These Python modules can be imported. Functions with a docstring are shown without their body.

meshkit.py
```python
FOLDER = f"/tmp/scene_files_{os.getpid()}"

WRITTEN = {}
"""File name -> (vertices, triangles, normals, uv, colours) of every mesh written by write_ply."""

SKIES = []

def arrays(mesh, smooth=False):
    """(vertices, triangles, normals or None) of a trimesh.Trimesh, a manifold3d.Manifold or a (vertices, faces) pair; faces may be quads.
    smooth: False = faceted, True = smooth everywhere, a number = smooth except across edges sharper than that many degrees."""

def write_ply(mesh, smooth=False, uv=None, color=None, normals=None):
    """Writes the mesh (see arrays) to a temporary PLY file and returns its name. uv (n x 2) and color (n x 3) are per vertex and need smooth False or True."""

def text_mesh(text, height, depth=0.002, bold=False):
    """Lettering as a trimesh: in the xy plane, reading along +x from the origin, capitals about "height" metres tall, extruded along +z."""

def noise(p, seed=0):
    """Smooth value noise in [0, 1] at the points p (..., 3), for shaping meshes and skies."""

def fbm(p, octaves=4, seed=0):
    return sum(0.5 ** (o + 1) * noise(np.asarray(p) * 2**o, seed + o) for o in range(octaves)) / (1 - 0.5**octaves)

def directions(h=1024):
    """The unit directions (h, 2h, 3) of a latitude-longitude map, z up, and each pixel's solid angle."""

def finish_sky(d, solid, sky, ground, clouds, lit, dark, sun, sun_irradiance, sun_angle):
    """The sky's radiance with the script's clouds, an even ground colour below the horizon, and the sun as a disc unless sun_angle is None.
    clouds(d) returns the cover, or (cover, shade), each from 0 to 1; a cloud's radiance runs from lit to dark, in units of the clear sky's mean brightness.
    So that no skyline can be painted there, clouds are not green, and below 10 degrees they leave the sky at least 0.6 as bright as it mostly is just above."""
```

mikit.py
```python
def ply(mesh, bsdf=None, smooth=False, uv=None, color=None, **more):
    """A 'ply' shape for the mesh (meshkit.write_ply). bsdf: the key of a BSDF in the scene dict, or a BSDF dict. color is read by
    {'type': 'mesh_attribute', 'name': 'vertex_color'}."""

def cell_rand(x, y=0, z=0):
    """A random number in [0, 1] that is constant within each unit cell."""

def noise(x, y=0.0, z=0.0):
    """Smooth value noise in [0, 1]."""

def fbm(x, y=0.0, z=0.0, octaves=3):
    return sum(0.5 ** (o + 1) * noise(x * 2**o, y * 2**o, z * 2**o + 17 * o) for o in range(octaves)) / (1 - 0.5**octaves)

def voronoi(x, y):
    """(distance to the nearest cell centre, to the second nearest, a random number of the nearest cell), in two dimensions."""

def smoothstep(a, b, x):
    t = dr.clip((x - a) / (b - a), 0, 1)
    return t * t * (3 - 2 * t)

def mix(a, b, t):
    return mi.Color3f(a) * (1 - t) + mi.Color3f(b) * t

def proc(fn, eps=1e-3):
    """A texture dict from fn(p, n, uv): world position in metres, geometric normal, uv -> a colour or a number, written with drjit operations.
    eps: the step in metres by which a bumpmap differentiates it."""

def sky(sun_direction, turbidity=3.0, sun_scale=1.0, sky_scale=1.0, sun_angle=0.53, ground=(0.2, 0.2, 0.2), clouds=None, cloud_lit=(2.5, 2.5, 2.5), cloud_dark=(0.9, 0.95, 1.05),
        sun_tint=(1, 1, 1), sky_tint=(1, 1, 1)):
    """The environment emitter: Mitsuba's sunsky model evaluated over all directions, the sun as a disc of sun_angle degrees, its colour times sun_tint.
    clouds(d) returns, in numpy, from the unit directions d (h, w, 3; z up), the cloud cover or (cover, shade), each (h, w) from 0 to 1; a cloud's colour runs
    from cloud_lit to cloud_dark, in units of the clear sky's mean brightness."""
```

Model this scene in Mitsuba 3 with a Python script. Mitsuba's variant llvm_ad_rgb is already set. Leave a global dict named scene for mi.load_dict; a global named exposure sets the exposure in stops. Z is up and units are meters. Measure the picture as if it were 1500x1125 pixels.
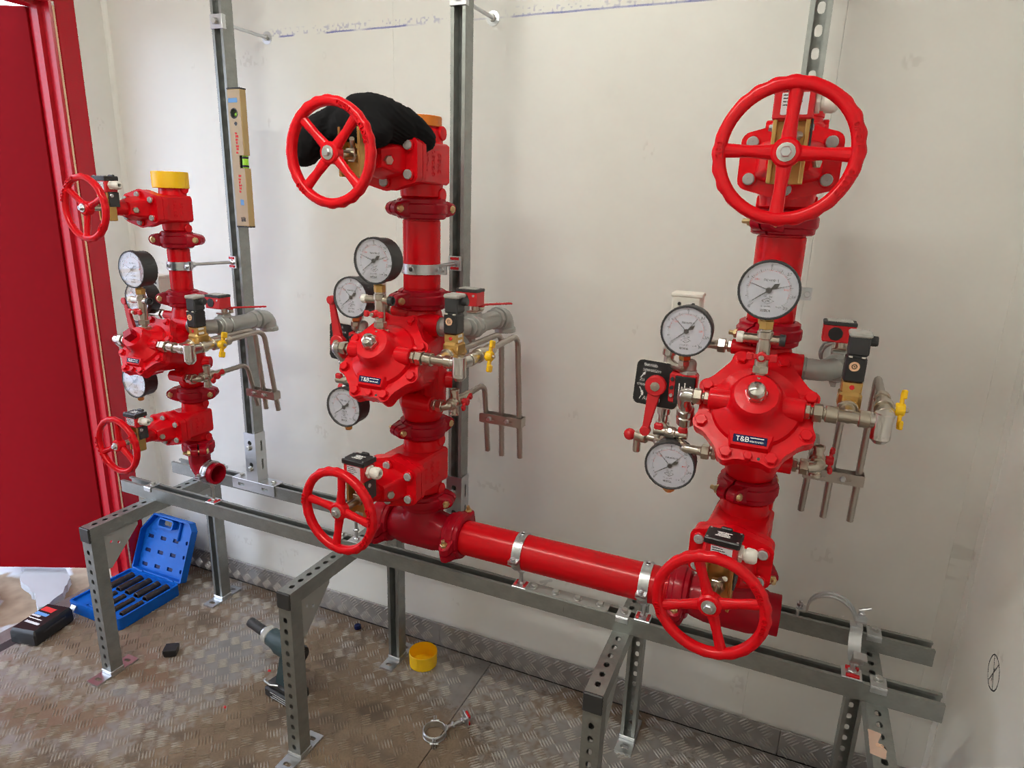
import math, random
import numpy as np, trimesh, manifold3d as m3
import shapely.geometry as sg
from shapely import affinity
from shapely.ops import unary_union
import drjit as dr
import mitsuba as mi
import mikit, meshkit
from mikit import proc, noise, fbm, smoothstep, mix
from trimesh.creation import extrude_polygon

scene, labels = {"type": "scene"}, {}
T4 = mi.ScalarTransform4f
random.seed(5)
rng = np.random.default_rng(5)
PI = math.pi

# ------------------------------------------------------------------ camera
YAW, PITCH, ROLL, FPX = math.radians(23.135), math.radians(15.379), math.radians(-1.823), 958.302
CAM = np.array([0.0, -1.735, 1.5002])
fwd = np.array([-math.sin(YAW) * math.cos(PITCH), math.cos(YAW) * math.cos(PITCH), -math.sin(PITCH)])
rgt = np.array([math.cos(YAW), math.sin(YAW), 0.0])
dwn = np.cross(fwd, rgt)
up_ = -(-rgt * math.sin(ROLL) + dwn * math.cos(ROLL))
scene["camera"] = {"type": "perspective", "fov": math.degrees(2 * math.atan(750 / FPX)), "fov_axis": "x", "near_clip": 0.02, "far_clip": 200.0,
                   "to_world": T4().look_at(origin=CAM.tolist(), target=(CAM + fwd).tolist(), up=up_.tolist())}
# ------------------------------------------------------------------ light
SKY = 6.6
def clouds(d):
    return 0.75 + 0.25 * meshkit.fbm(d * 3.0, 4, 3), 0.5 * meshkit.fbm(d * 2.0, 3, 9)
scene["sky"] = mikit.sky((-0.3, -0.6, 0.6), turbidity=4.0, sun_scale=0.0, sky_scale=SKY, ground=(0.5, 0.5, 0.52), clouds=clouds,
                         cloud_lit=(1.0, 1.03, 1.1), cloud_dark=(0.75, 0.8, 0.88), sky_tint=(0.70, 0.95, 1.36))
exposure = 2.06
LAMP = [(15.2, 15.3, 13.7), (0.9, 0.9, 0.8)]     # radiance of the tubes, one per batten
LAMPS = [(-0.88, -1.50, 1.2), (-2.0, -1.5, 0.6)]     # x, y, length along x of the ceiling battens
ROOM_Z, XL, XR, YF = 2.55, -2.31, 0.473, -2.45

# ------------------------------------------------------------------ materials
def S(*c):
    return [((v / 255 + 0.055) / 1.055) ** 2.4 if v > 10 else v / 255 / 12.92 for v in c]
def mat(name, col, rough=0.4, metal=0.0, spec=0.5, coat=0.0, bump=None, bscale=1.0, **k):
    b = {"type": "principled", "base_color": col if isinstance(col, dict) else {"type": "rgb", "value": list(col)},
         "roughness": rough if isinstance(rough, dict) else float(rough), "metallic": float(metal), "specular": float(spec), **k}
    if coat:
        b.update(clearcoat=float(coat), clearcoat_gloss=0.95)
    if bump is not None:
        b = {"type": "bumpmap", "height": bump, "scale": float(bscale), "inner": b}
    scene[name] = {"type": "twosided", "inner": b}
    return name

def f_paint(p, n, uv):
    return 0.00025 * fbm(p.x * 90, p.y * 90, p.z * 90, octaves=2)
mat("m_red", (0.62, 0.002, 0.008), 0.24, spec=0.14, coat=0.5, bump=proc(f_paint, 0.002))
mat("m_redpipe", (0.55, 0.002, 0.007), 0.26, spec=0.12, coat=0.45)
mat("m_crimson", (0.33, 0.002, 0.012), 0.28, spec=0.12, coat=0.4)
mat("m_redplastic", (0.55, 0.012, 0.018), 0.38)
mat("m_door", (0.205, 0.0018, 0.005), 0.6, spec=0.06)
mat("m_frame", (0.40, 0.006, 0.014), 0.30, spec=0.35)
mat("m_seal", (0.72, 0.46, 0.30), 0.7)
def f_galv(p, n, uv):
    a = fbm(p.x * 45, p.y * 45, p.z * 45, octaves=3)
    b = noise(p.x * 220, p.y * 220, p.z * 220)
    return mix((0.235, 0.25, 0.24), (0.36, 0.375, 0.36), a * 0.75 + b * 0.25)
mat("m_galv", proc(f_galv), 0.42, metal=0.75, spec=0.5)
mat("m_galvpipe", (0.42, 0.435, 0.42), 0.48, metal=0.55)
mat("m_zinc", (0.60, 0.62, 0.64), 0.30, metal=0.95)
mat("m_bolt", (0.55, 0.56, 0.54), 0.32, metal=0.85)
mat("m_nickel", (0.52, 0.47, 0.395), 0.20, metal=0.95)
mat("m_chrome", (0.66, 0.64, 0.60), 0.09, metal=1.0)
mat("m_steel", (0.44, 0.40, 0.36), 0.32, metal=0.9)
mat("m_brass", (0.58, 0.36, 0.12), 0.36, metal=0.9)
mat("m_goldbolt", (0.66, 0.50, 0.26), 0.35, metal=0.9)
mat("m_black", (0.012, 0.012, 0.013), 0.38)
mat("m_dark", (0.028, 0.029, 0.031), 0.45)
mat("m_white", (0.72, 0.70, 0.64), 0.42)
mat("m_greyplastic", (0.40, 0.40, 0.38), 0.5)
mat("m_label", (0.60, 0.61, 0.64), 0.5)
mat("m_yellow", (0.85, 0.52, 0.008), 0.38)
mat("m_orange", (0.62, 0.17, 0.012), 0.45)
mat("m_blue", (0.002, 0.10, 0.44), 0.42, spec=0.25)
mat("m_navy", (0.007, 0.013, 0.065), 0.4, spec=0.2)
mat("m_print", (0.015, 0.015, 0.02), 0.6)
mat("m_redprint", (0.60, 0.03, 0.03), 0.6)
mat("m_whiteprint", (0.78, 0.78, 0.78), 0.6)
mat("m_dial", (0.60, 0.61, 0.70), 0.45)
mat("m_cap", (0.33, 0.325, 0.32), 0.5)
mat("m_wood", (0.43, 0.30, 0.13), 0.45)
mat("m_woodface", (0.42, 0.32, 0.215), 0.5)
mat("m_bluelabel", (0.12, 0.30, 0.62), 0.5)
mat("m_green", (0.35, 0.70, 0.05), 0.2)
mat("m_hose", (0.028, 0.055, 0.062), 0.4)
mat("m_socket", (0.045, 0.036, 0.032), 0.42, metal=0.5)
mat("m_peach", (0.60, 0.42, 0.33), 0.6)
def f_knit(p, n, uv):
    return 0.0012 * (dr.sin(p.x * 900 + p.z * 500 + 6 * noise(p.x * 40, p.y * 40, p.z * 40)) * 0.5 + 0.5) + 0.0012 * noise(p.x * 500, p.y * 500, p.z * 500)
mat("m_wool", (0.010, 0.010, 0.011), 0.95, spec=0.1, bump=proc(f_knit, 0.0006), sheen=0.25)
mat("m_greenmetal", (0.20, 0.30, 0.20), 0.35, metal=0.8)
scene["m_glass"] = {"type": "thindielectric"}

# the walls' paint, with what has been drawn or smeared on them
def wall_marks(p, lines):
    ink = mi.Float(0)
    for (x0, z0, x1, z1, w, jit) in lines:
        dx, dz = x1 - x0, z1 - z0
        L2 = dx * dx + dz * dz
        t = dr.clip(((p.x - x0) * dx + (p.z - z0) * dz) / L2, 0, 1)
        d = dr.sqrt(dr.square(p.x - x0 - t * dx) + dr.square(p.z - z0 - t * dz))
        ink = dr.maximum(ink, (1 - smoothstep(w * 0.5, w, d)) * jit)
    return ink
def f_backwall(p, n, uv):
    g = fbm(p.x * 7, p.z * 7, 2.0, octaves=3)
    base = mix((0.73, 0.725, 0.69), (0.76, 0.755, 0.72), g)
    # chalk line snapped at 1.97 m, broken up
    br = noise(p.x * 23, p.z * 3, 5.0)
    line = (1 - smoothstep(0.0012, 0.0034, dr.abs(p.z - 1.971 - 0.0012 * noise(p.x * 30, 1.0, 1.0)))) * dr.maximum(smoothstep(0.25, 0.55, br), smoothstep(-0.79, -0.76, p.x) * (0.6 + 0.4 * br))
    fuzz = (1 - smoothstep(0.004, 0.016, dr.abs(p.z - 1.982))) * smoothstep(0.62, 0.85, noise(p.x * 160, p.z * 160, 3.0)) * 0.35
    on = smoothstep(-1.60, -1.57, p.x) * (1 - 0.75 * smoothstep(-0.99, -0.97, p.x) * (1 - smoothstep(-0.79, -0.77, p.x)))
    base = mix(base, (0.16, 0.17, 0.42), dr.minimum(1.0, (line * 0.85 + fuzz) * on))
    # scuffs: small greyish smears with a grain of their own
    sc = 0.5 * smoothstep(0.89, 0.95, noise(p.x * 13 + 3, p.z * 11, 8.0)) * smoothstep(0.52, 0.72, noise(p.x * 140, p.z * 90, 1.0))
    base = mix(base, (0.42, 0.39, 0.35), sc * 0.45)
    ink = wall_marks(p, [(-1.158, 1.700, -1.156, 1.668, 0.0022, 0.6), (-0.62, 0.345, -0.585, 0.36, 0.006, 0.35), (-0.61, 0.335, -0.60, 0.35, 0.005, 0.35),
                         (-1.40, 1.045, -1.36, 1.06, 0.004, 0.4), (-1.37, 1.06, -1.35, 1.045, 0.004, 0.4)])
    return mix(base, (0.25, 0.25, 0.25), ink)
def f_sidewall(p, n, uv):
    g = fbm(p.y * 7, p.z * 7, 4.0, octaves=3)
    base = mix((0.73, 0.725, 0.69), (0.76, 0.755, 0.72), g)
    sc = 0.5 * smoothstep(0.89, 0.95, noise(p.y * 13 + 9, p.z * 11, 8.0)) * smoothstep(0.52, 0.72, noise(p.y * 140, p.z * 90, 1.0))
    base = mix(base, (0.40, 0.38, 0.34), sc * 0.5)
    # pen mark on the right wall: a circle with a star of three strokes
    y, z = p.y + 0.293, p.z - 0.608
    r = dr.sqrt(dr.square(y) + dr.square(z))
    w = 0.0016
    ink = 1 - smoothstep(w * 0.6, w * 1.4, dr.abs(r - 0.034 - 0.002 * noise(dr.atan2(z, y) * 2, 1.0, 1.0)))
    for ang, l0, l1 in ((62, -0.034, 0.034), (118, -0.03, 0.034), (92, -0.02, 0.012)):
        c, s = math.cos(math.radians(ang)), math.sin(math.radians(ang))
        t, d = y * c + z * s, dr.abs(-y * s + z * c)
        ink = dr.maximum(ink, (1 - smoothstep(w * 0.6, w * 1.4, d)) * dr.select((t > l0) & (t < l1), 1.0, 0.0))
    ink = dr.select(p.x > 0, ink, 0.0)
    return mix(base, (0.03, 0.03, 0.04), ink)
mat("m_wall", proc(f_backwall), 0.38, spec=0.4)
mat("m_sidewall", proc(f_sidewall), 0.38, spec=0.4)
mat("m_ceiling", (0.76, 0.75, 0.73), 0.5)
mat("m_lampbody", (0.75, 0.75, 0.75), 0.4)

# tread plate: aluminium under mud that has dried in patches
def mud(p):
    a = fbm(p.x * 2.6 + 3.1, p.y * 2.6, 1.0, octaves=3)
    b = fbm(p.x * 11, p.y * 11, 7.0, octaves=3)
    c = noise(p.x * 90, p.y * 90, 2.0)
    far = smoothstep(-0.50, -0.14, p.y) * 0.42 - 0.10 * smoothstep(-1.2, -0.3, -p.x)
    return dr.clip(1.35 * a + 0.55 * b + 0.25 * c - 0.52 - far, 0, 1)
def f_floor(p, n, uv):
    m = mud(p)
    fine = noise(p.x * 260, p.y * 260, 1.0)
    clean = mix((0.25, 0.235, 0.225), (0.34, 0.32, 0.31), fbm(p.x * 30, p.y * 30, 3.0))
    dirt = mix((0.115, 0.077, 0.050), (0.25, 0.182, 0.125), fbm(p.x * 16, p.y * 16, 9.0) * 0.7 + fine * 0.3)
    dark = smoothstep(0.60, 0.76, fbm(p.x * 8 + 4, p.y * 8, 21.0)) * 0.55
    rust = smoothstep(0.56, 0.72, fbm(p.x * 3.0 + 8, p.y * 3.0, 31.0)) * smoothstep(1.3, 1.9, -p.x) * 0.5
    dirt = mix(dirt, (0.21, 0.10, 0.075), rust)
    return mix(mix(clean, dirt, smoothstep(0.12, 0.55, m)), (0.055, 0.042, 0.034), dark * smoothstep(0.3, 0.6, fine * 0.4 + m * 0.6))
def f_floor_metal(p, n, uv):
    return 0.55 * (1 - smoothstep(0.08, 0.45, mud(p)))
def f_floor_rough(p, n, uv):
    return 0.36 + 0.4 * smoothstep(0.08, 0.5, mud(p))
mat("m_floor", proc(f_floor), proc(f_floor_rough), 0.0, spec=0.4)
scene["m_floor"]["inner"]["metallic"] = proc(f_floor_metal)
def f_bar(p, n, uv):
    m = mud(p)
    worn = noise(p.x * 60, p.y * 60, 4.0)
    k = smoothstep(0.25, 0.75, m + 0.35 * worn - 0.2)
    return mix((0.46, 0.43, 0.395), (0.245, 0.19, 0.145), k)
mat("m_bar", proc(f_bar), 0.42, 0.25, spec=0.4)
def f_skirt(p, n, uv):
    a = fbm(p.x * 14, p.z * 14, 3.0)
    sm = smoothstep(0.55, 0.8, fbm(p.x * 5 + 1, p.z * 9, 6.0))
    return mix(mix((0.27, 0.255, 0.245), (0.36, 0.345, 0.335), a), (0.55, 0.55, 0.57), sm * 0.25)
mat("m_skirtbar", (0.50, 0.48, 0.46), 0.3, metal=0.5)
mat("m_skirt", proc(f_skirt), 0.42, 0.45)
def f_ground(p, n, uv):
    w = fbm(p.x * 3.1 + p.y * 1.4, p.y * 4.2 - p.x * 1.0, 3.0, octaves=3)
    k = smoothstep(0.50, 0.54, w + 0.05 * noise(p.x * 40, p.y * 40, 1.0))
    mudc = mix((0.20, 0.145, 0.10), (0.36, 0.28, 0.205), fbm(p.x * 20, p.y * 20, 1.0))
    return mix(mudc, (0.44, 0.465, 0.50), k)
mat("m_ground", proc(f_ground), 0.8, spec=0.2)
mat("m_snow", (0.44, 0.465, 0.50), 0.8, spec=0.2)

# ------------------------------------------------------------------ mesh helpers
def A(*v):
    return np.array(v, float)
def basis(d):
    z = np.asarray(d, float); z = z / np.linalg.norm(z)
    h = A(0, 0, 1) if abs(z[2]) < 0.9 else A(1, 0, 0)
    x = np.cross(h, z); x /= np.linalg.norm(x)
    return np.column_stack([x, np.cross(z, x), z])
def rot(axis, deg):
    return trimesh.transformations.rotation_matrix(math.radians(deg), axis)[:3, :3]
def xf(m, R=None, t=None):
    m = m.copy(); M = np.eye(4)
    if R is not None: M[:3, :3] = R
    if t is not None: M[:3, 3] = t
    m.apply_transform(M); return m
def cat(*ms):
    ms = [m for m in (ms[0] if len(ms) == 1 and isinstance(ms[0], (list, tuple)) else ms)]
    return trimesh.util.concatenate(ms)
def lathe(prof, o=(0, 0, 0), d=(0, 0, 1), n=28):
    """closed solid of revolution; prof = [(r, h)...] from the bottom up"""
    prof = [(max(r, 0.0), h) for r, h in prof]
    vs, fs, rings = [], [], []
    for r, h in prof:
        if r < 1e-7:
            rings.append([len(vs)]); vs.append((0, 0, h))
        else:
            rings.append(list(range(len(vs), len(vs) + n)))
            vs += [(r * math.cos(2 * PI * k / n), r * math.sin(2 * PI * k / n), h) for k in range(n)]
    def cap(ring, flip):
        if len(ring) == 1: return
        c = len(vs); vs.append((0, 0, vs[ring[0]][2]))
        for k in range(n):
            a, b = ring[k], ring[(k + 1) % n]
            fs.append((c, a, b) if not flip else (c, b, a))
    cap(rings[0], True); cap(rings[-1], False)
    for R0, R1 in zip(rings, rings[1:]):
        for k in range(n):
            k2 = (k + 1) % n
            a, b = R0[k % len(R0)], R0[k2 % len(R0)]
            c, e = R1[k % len(R1)], R1[k2 % len(R1)]
            if a != b: fs.append((a, b, e))
            if c != e: fs.append((a, e, c))
    m = trimesh.Trimesh(np.array(vs, float), np.array(fs), process=False)
    return xf(m, basis(d), o)
def cyl(p0, p1, r, r2=None, n=24, ch=None):
    p0, p1 = np.asarray(p0, float), np.asarray(p1, float)
    L = np.linalg.norm(p1 - p0); r2 = r if r2 is None else r2
    c = min(0.0015, 0.2 * min(r, r2), 0.2 * L) if ch is None else ch
    return lathe([(r - c, 0), (r, c), (r2, L - c), (r2 - c, L)] if c > 0 else [(r, 0), (r2, L)], p0, p1 - p0, n)
def hexp(p0, p1, af, n=6, ch=0.0012):
    """hexagon prism of that width across flats"""
    return cyl(p0, p1, af / 2 / math.cos(PI / n), n=n, ch=min(ch, 0.1 * af))
def ringtube(ro, ri, h, o=(0, 0, 0), d=(0, 0, 1), n=32, ch=0.001):
    """hollow sleeve from o along d"""
    prof = [(ri, ch), (ri + ch, 0), (ro - ch, 0), (ro, ch), (ro, h - ch), (ro - ch, h), (ri + ch, h), (ri, h - ch)]
    vs, fs = [], []
    for r, z in prof:
        vs += [(r * math.cos(2 * PI * k / n), r * math.sin(2 * PI * k / n), z) for k in range(n)]
    m = len(prof)
    for i in range(m):
        j = (i + 1) % m
        for k in range(n):
            k2 = (k + 1) % n
            fs += [(i * n + k, i * n + k2, j * n + k2), (i * n + k, j * n + k2, j * n + k)]
    return xf(trimesh.Trimesh(vs, fs, process=False), basis(d), o)
def box(x0, x1, y0, y1, z0, z1, ch=0.001):
    ch = min(ch, 0.3 * min(x1 - x0, y1 - y0, z1 - z0))
    if ch <= 0:
        return trimesh.creation.box(bounds=[(x0, y0, z0), (x1, y1, z1)])
    pts = []
    for sx in (0, 1):
        for sy in (0, 1):
            for sz in (0, 1):
                p = A((x0, x1)[sx], (y0, y1)[sy], (z0, z1)[sz]); i = A(1 - 2 * sx, 1 - 2 * sy, 1 - 2 * sz) * ch
                for k in range(3):
                    q = p + i; q[k] = p[k]; pts.append(q)
    return trimesh.convex.convex_hull(np.array(pts))
def cbox(c, s, ch=0.001, R=None):
    s = np.asarray(s, float) / 2
    return xf(box(-s[0], s[0], -s[1], s[1], -s[2], s[2], ch), R, c)
def prism(poly, h, R=None, t=None):
    return xf(cat([extrude_polygon(g, h, engine="earcut") for g in getattr(poly, "geoms", [poly])]), R, t)
def hull(pts):
    return trimesh.convex.convex_hull(np.asarray(pts, float))
def fillet(pts, r, n=7):
    out = [np.asarray(pts[0], float)]
    for a, b, c in zip(pts, pts[1:], pts[2:]):
        a, b, c = map(lambda v: np.asarray(v, float), (a, b, c))
        u, w = a - b, c - b; lu, lw = np.linalg.norm(u), np.linalg.norm(w); u /= lu; w /= lw
        ang = math.acos(np.clip(u @ w, -1, 1))
        if ang > PI - 0.02: out.append(b); continue
        t = min(r / math.tan(ang / 2), 0.48 * lu, 0.48 * lw); rr = t * math.tan(ang / 2)
        bis = (u + w) / np.linalg.norm(u + w); ctr = b + bis * rr / math.sin(ang / 2)
        s, e = b + u * t - ctr, b + w * t - ctr
        om = math.acos(np.clip(s @ e / (rr * rr), -1, 1))
        for k in range(n + 1):
            f = k / n
            out.append(ctr + (math.sin((1 - f) * om) * s + math.sin(f * om) * e) / math.sin(om))
    out.append(np.asarray(pts[-1], float)); return np.array(out)
def tube(pts, r, bend=0.03, n=14, caps=True, sq=None):
    P = fillet(pts, bend) if len(pts) > 2 else np.asarray(pts, float)
    T = np.gradient(P, axis=0); T[0], T[-1] = P[1] - P[0], P[-1] - P[-2]
    T /= np.linalg.norm(T, axis=1, keepdims=True)
    B = basis(T[0]); x = B[:, 0]; rings = []
    for p, t in zip(P, T):
        x = x - t * (x @ t); x /= np.linalg.norm(x); y = np.cross(t, x)
        k = np.arange(n) * 2 * PI / n
        rx, ry = (r, r) if sq is None else sq
        rings.append(p + rx * np.outer(np.cos(k), x) + ry * np.outer(np.sin(k), y))
    vs = np.vstack(rings); fs = []
    for i in range(len(P) - 1):
        for k in range(n):
            a, b, c, d = i * n + k, i * n + (k + 1) % n, (i + 1) * n + (k + 1) % n, (i + 1) * n + k
            fs += [(a, b, c), (a, c, d)]
    if caps:
        vs = np.vstack([vs, P[:1], P[-1:]]); c0, c1 = len(vs) - 2, len(vs) - 1; o = (len(P) - 1) * n
        for k in range(n):
            fs += [(c0, (k + 1) % n, k), (c1, o + k, o + (k + 1) % n)]
    return trimesh.Trimesh(vs, fs, process=False)
def MF(m):
    m = trimesh.Trimesh(m.vertices, m.faces, process=False); m.merge_vertices()
    return m3.Manifold(m3.Mesh(np.asarray(m.vertices, np.float32), np.asarray(m.faces, np.uint32)))
def TM(M):
    q = M.to_mesh(); return trimesh.Trimesh(q.vert_properties[:, :3], q.tri_verts, process=False)
def union(*ms):
    out = MF(ms[0])
    for m in ms[1:]: out = out + MF(m)
    return TM(out)
def cut(a, *bs):
    out = MF(a)
    for b in bs: out = out - MF(b)
    return TM(out)
def text(s, h, depth=0.0006, bold=False, center=True):
    m = meshkit.text_mesh(s, h, depth, bold)
    if center:
        b = m.bounds; m.apply_translation([-(b[0][0] + b[1][0]) / 2, -(b[0][1] + b[1][1]) / 2, 0])
    return m
FRONT = np.column_stack([(1, 0, 0), (0, 0, 1), (0, -1, 0)])      # local x,y,z -> world x, z, -y : a flat thing seen from the front

# ------------------------------------------------------------------ scene helpers
used = set()
def numbered(k):
    if k not in used and k not in scene:
        used.add(k); return k
    i = 1
    while f"{k}_{i:03d}" in used or f"{k}_{i:03d}" in scene: i += 1
    k = f"{k}_{i:03d}"; used.add(k); return k
def tag(key, label=None, category=None, group=None, kind=None):
    d = {n: v for n, v in (("label", label), ("category", category), ("group", group), ("kind", kind)) if v}
    labels.setdefault(key, {}).update(d); return key
def thing(name, label, category, group=None):
    k = numbered(name); return tag(k, label, category, group)
def part(parent, name, mesh, m, smooth=32, label=None, kind=None, T=None):
    key = numbered(f"{parent}__{name}")
    scene[key] = mikit.ply(mesh, m, smooth=smooth)
    if T is not None: scene[key]["to_world"] = T
    if label or kind: tag(key, label=label, kind=kind)
    return key
def solo(name, mesh, m, label, category, group=None, smooth=32):
    k = thing(name, label, category, group); scene[k] = mikit.ply(mesh, m, smooth=smooth); return k
def struct(name, mesh, m, smooth=False):
    used.add(name); scene[name] = mikit.ply(mesh, m, smooth=smooth); labels[name] = {"kind": "structure"}; return name
class Proto:
    """the parts of one kind of thing, built once in its own frame"""
    def __init__(self): self.parts = []; self.names = set()
    def add(self, name, mesh, m, smooth=32, label=None, kind=None):
        n, i = name, 0
        while n in self.names: i += 1; n = f"{name}_{i:03d}"
        self.names.add(n); self.parts.append((n, mikit.ply(mesh, m, smooth=smooth), label, kind)); return n
    def put(self, name, label, category, M=None, group=None, skip=(), swap=None):
        key = thing(name, label, category, group)
        for n, d, lab, kind in self.parts:
            if any(n == s or n.startswith(s + "__") for s in skip): continue
            k = f"{key}__{n}"; used.add(k); d = dict(d)
            if M is not None: d["to_world"] = T4(np.asarray(M, float).tolist())
            if swap and d["bsdf"]["id"] in swap: d["bsdf"] = {"type": "ref", "id": swap[d["bsdf"]["id"]]}
            scene[k] = d
            if lab or kind: tag(k, label=lab, kind=kind)
        return key
def M4(t=(0, 0, 0), R=None, s=1.0):
    M = np.eye(4); M[:3, :3] = (np.eye(3) if R is None else R) * s; M[:3, 3] = t; return M

# ================================================================== the room
def grp_bars(cells, place, length, wid, pitch, h, nb=5):
    """raised lozenges of tread plate; cells = (u, v, turn) in the plate's plane; place maps (u, v, w) to the world"""
    base = np.array([(-.5, 0, 0), (-.22, -.5, 0), (.22, -.5, 0), (.5, 0, 0), (.22, .5, 0), (-.22, .5, 0), (-.26, -.12, 1), (.26, -.12, 1), (.26, .12, 1), (-.26, .12, 1)]) * A(length, wid, h)
    f0 = np.array([(0, 1, 6), (1, 2, 7), (1, 7, 6), (2, 3, 7), (3, 8, 7), (3, 4, 8), (4, 5, 9), (4, 9, 8), (5, 0, 9), (0, 6, 9), (6, 7, 8), (6, 8, 9)])
    vs, fs = [], []
    for u, v, a in cells:
        c, s_ = math.cos(a), math.sin(a)
        for k in range(nb):
            o = (k - (nb - 1) / 2) * pitch
            q = base + A(0, o, 0)
            w = np.column_stack([u + q[:, 0] * c - q[:, 1] * s_, v + q[:, 0] * s_ + q[:, 1] * c, q[:, 2]])
            fs.append(f0 + 10 * len(vs)); vs.append(place(w))
    return trimesh.Trimesh(np.vstack(vs), np.vstack(fs), process=False)
YB = -0.014
struct("floor", box(XL - 0.02, XR + 0.02, YF - 0.02, 0.02, -0.06, -0.0045, 0), "m_dark")
plates = [(-2.283, -0.7785, -1.262, YB - 0.002), (-0.7765, XR - 0.002, -1.262, YB - 0.002), (-2.283, -0.7785, YF, -1.264), (-0.7765, XR - 0.002, YF, -1.264)]
CELL = 0.052
for (x0, x1, y0, y1) in plates:
    k = part("floor", "tread_plate", box(x0, x1, y0, y1, -0.0045, 0.0, 0.0012), "m_floor", smooth=False)
    cells = []
    for i in range(int((x1 - x0) / CELL)):
        for j in range(int((y1 - y0) / CELL)):
            u, v = x0 + 0.028 + i * CELL, y1 - 0.028 - j * CELL
            if v < -0.95 or v < y0 + 0.02 or u > x1 - 0.018: continue
            cells.append((u + rng.normal(0, .0006), v + rng.normal(0, .0006), PI / 4 * (1 if j % 2 else -1)))
    if cells:
        part(k, "tread_bars", grp_bars(cells, lambda w: w, 0.036, 0.0046, 0.0088, 0.0032), "m_bar", smooth=False, kind="stuff")
struct("baseboard_back", box(XL, XR, -0.006, 0.0, 0.0, 0.080, 0), "m_skirt")
for (x0, x1) in ((XL + 0.002, -0.9805), (-0.9795, 0.1250), (0.1264, XR - 0.002)):
    k = part("baseboard_back", "tread_plate", box(x0, x1, -0.0135, -0.006, 0.0, 0.0855, 0.001), "m_skirt", smooth=False)
    cells = []
    for i in range(int((x1 - x0) / CELL)):
        for j in range(2):
            cells.append((x0 + 0.028 + i * CELL, 0.024 + j * 0.044, PI / 4 * (1 if j % 2 else -1)))
    part(k, "tread_bars", grp_bars(cells, lambda w: np.column_stack([w[:, 0], -0.0135 - w[:, 2], w[:, 1]]), 0.036, 0.0046, 0.0088, 0.0032), "m_skirtbar", smooth=False, kind="stuff")

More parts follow.
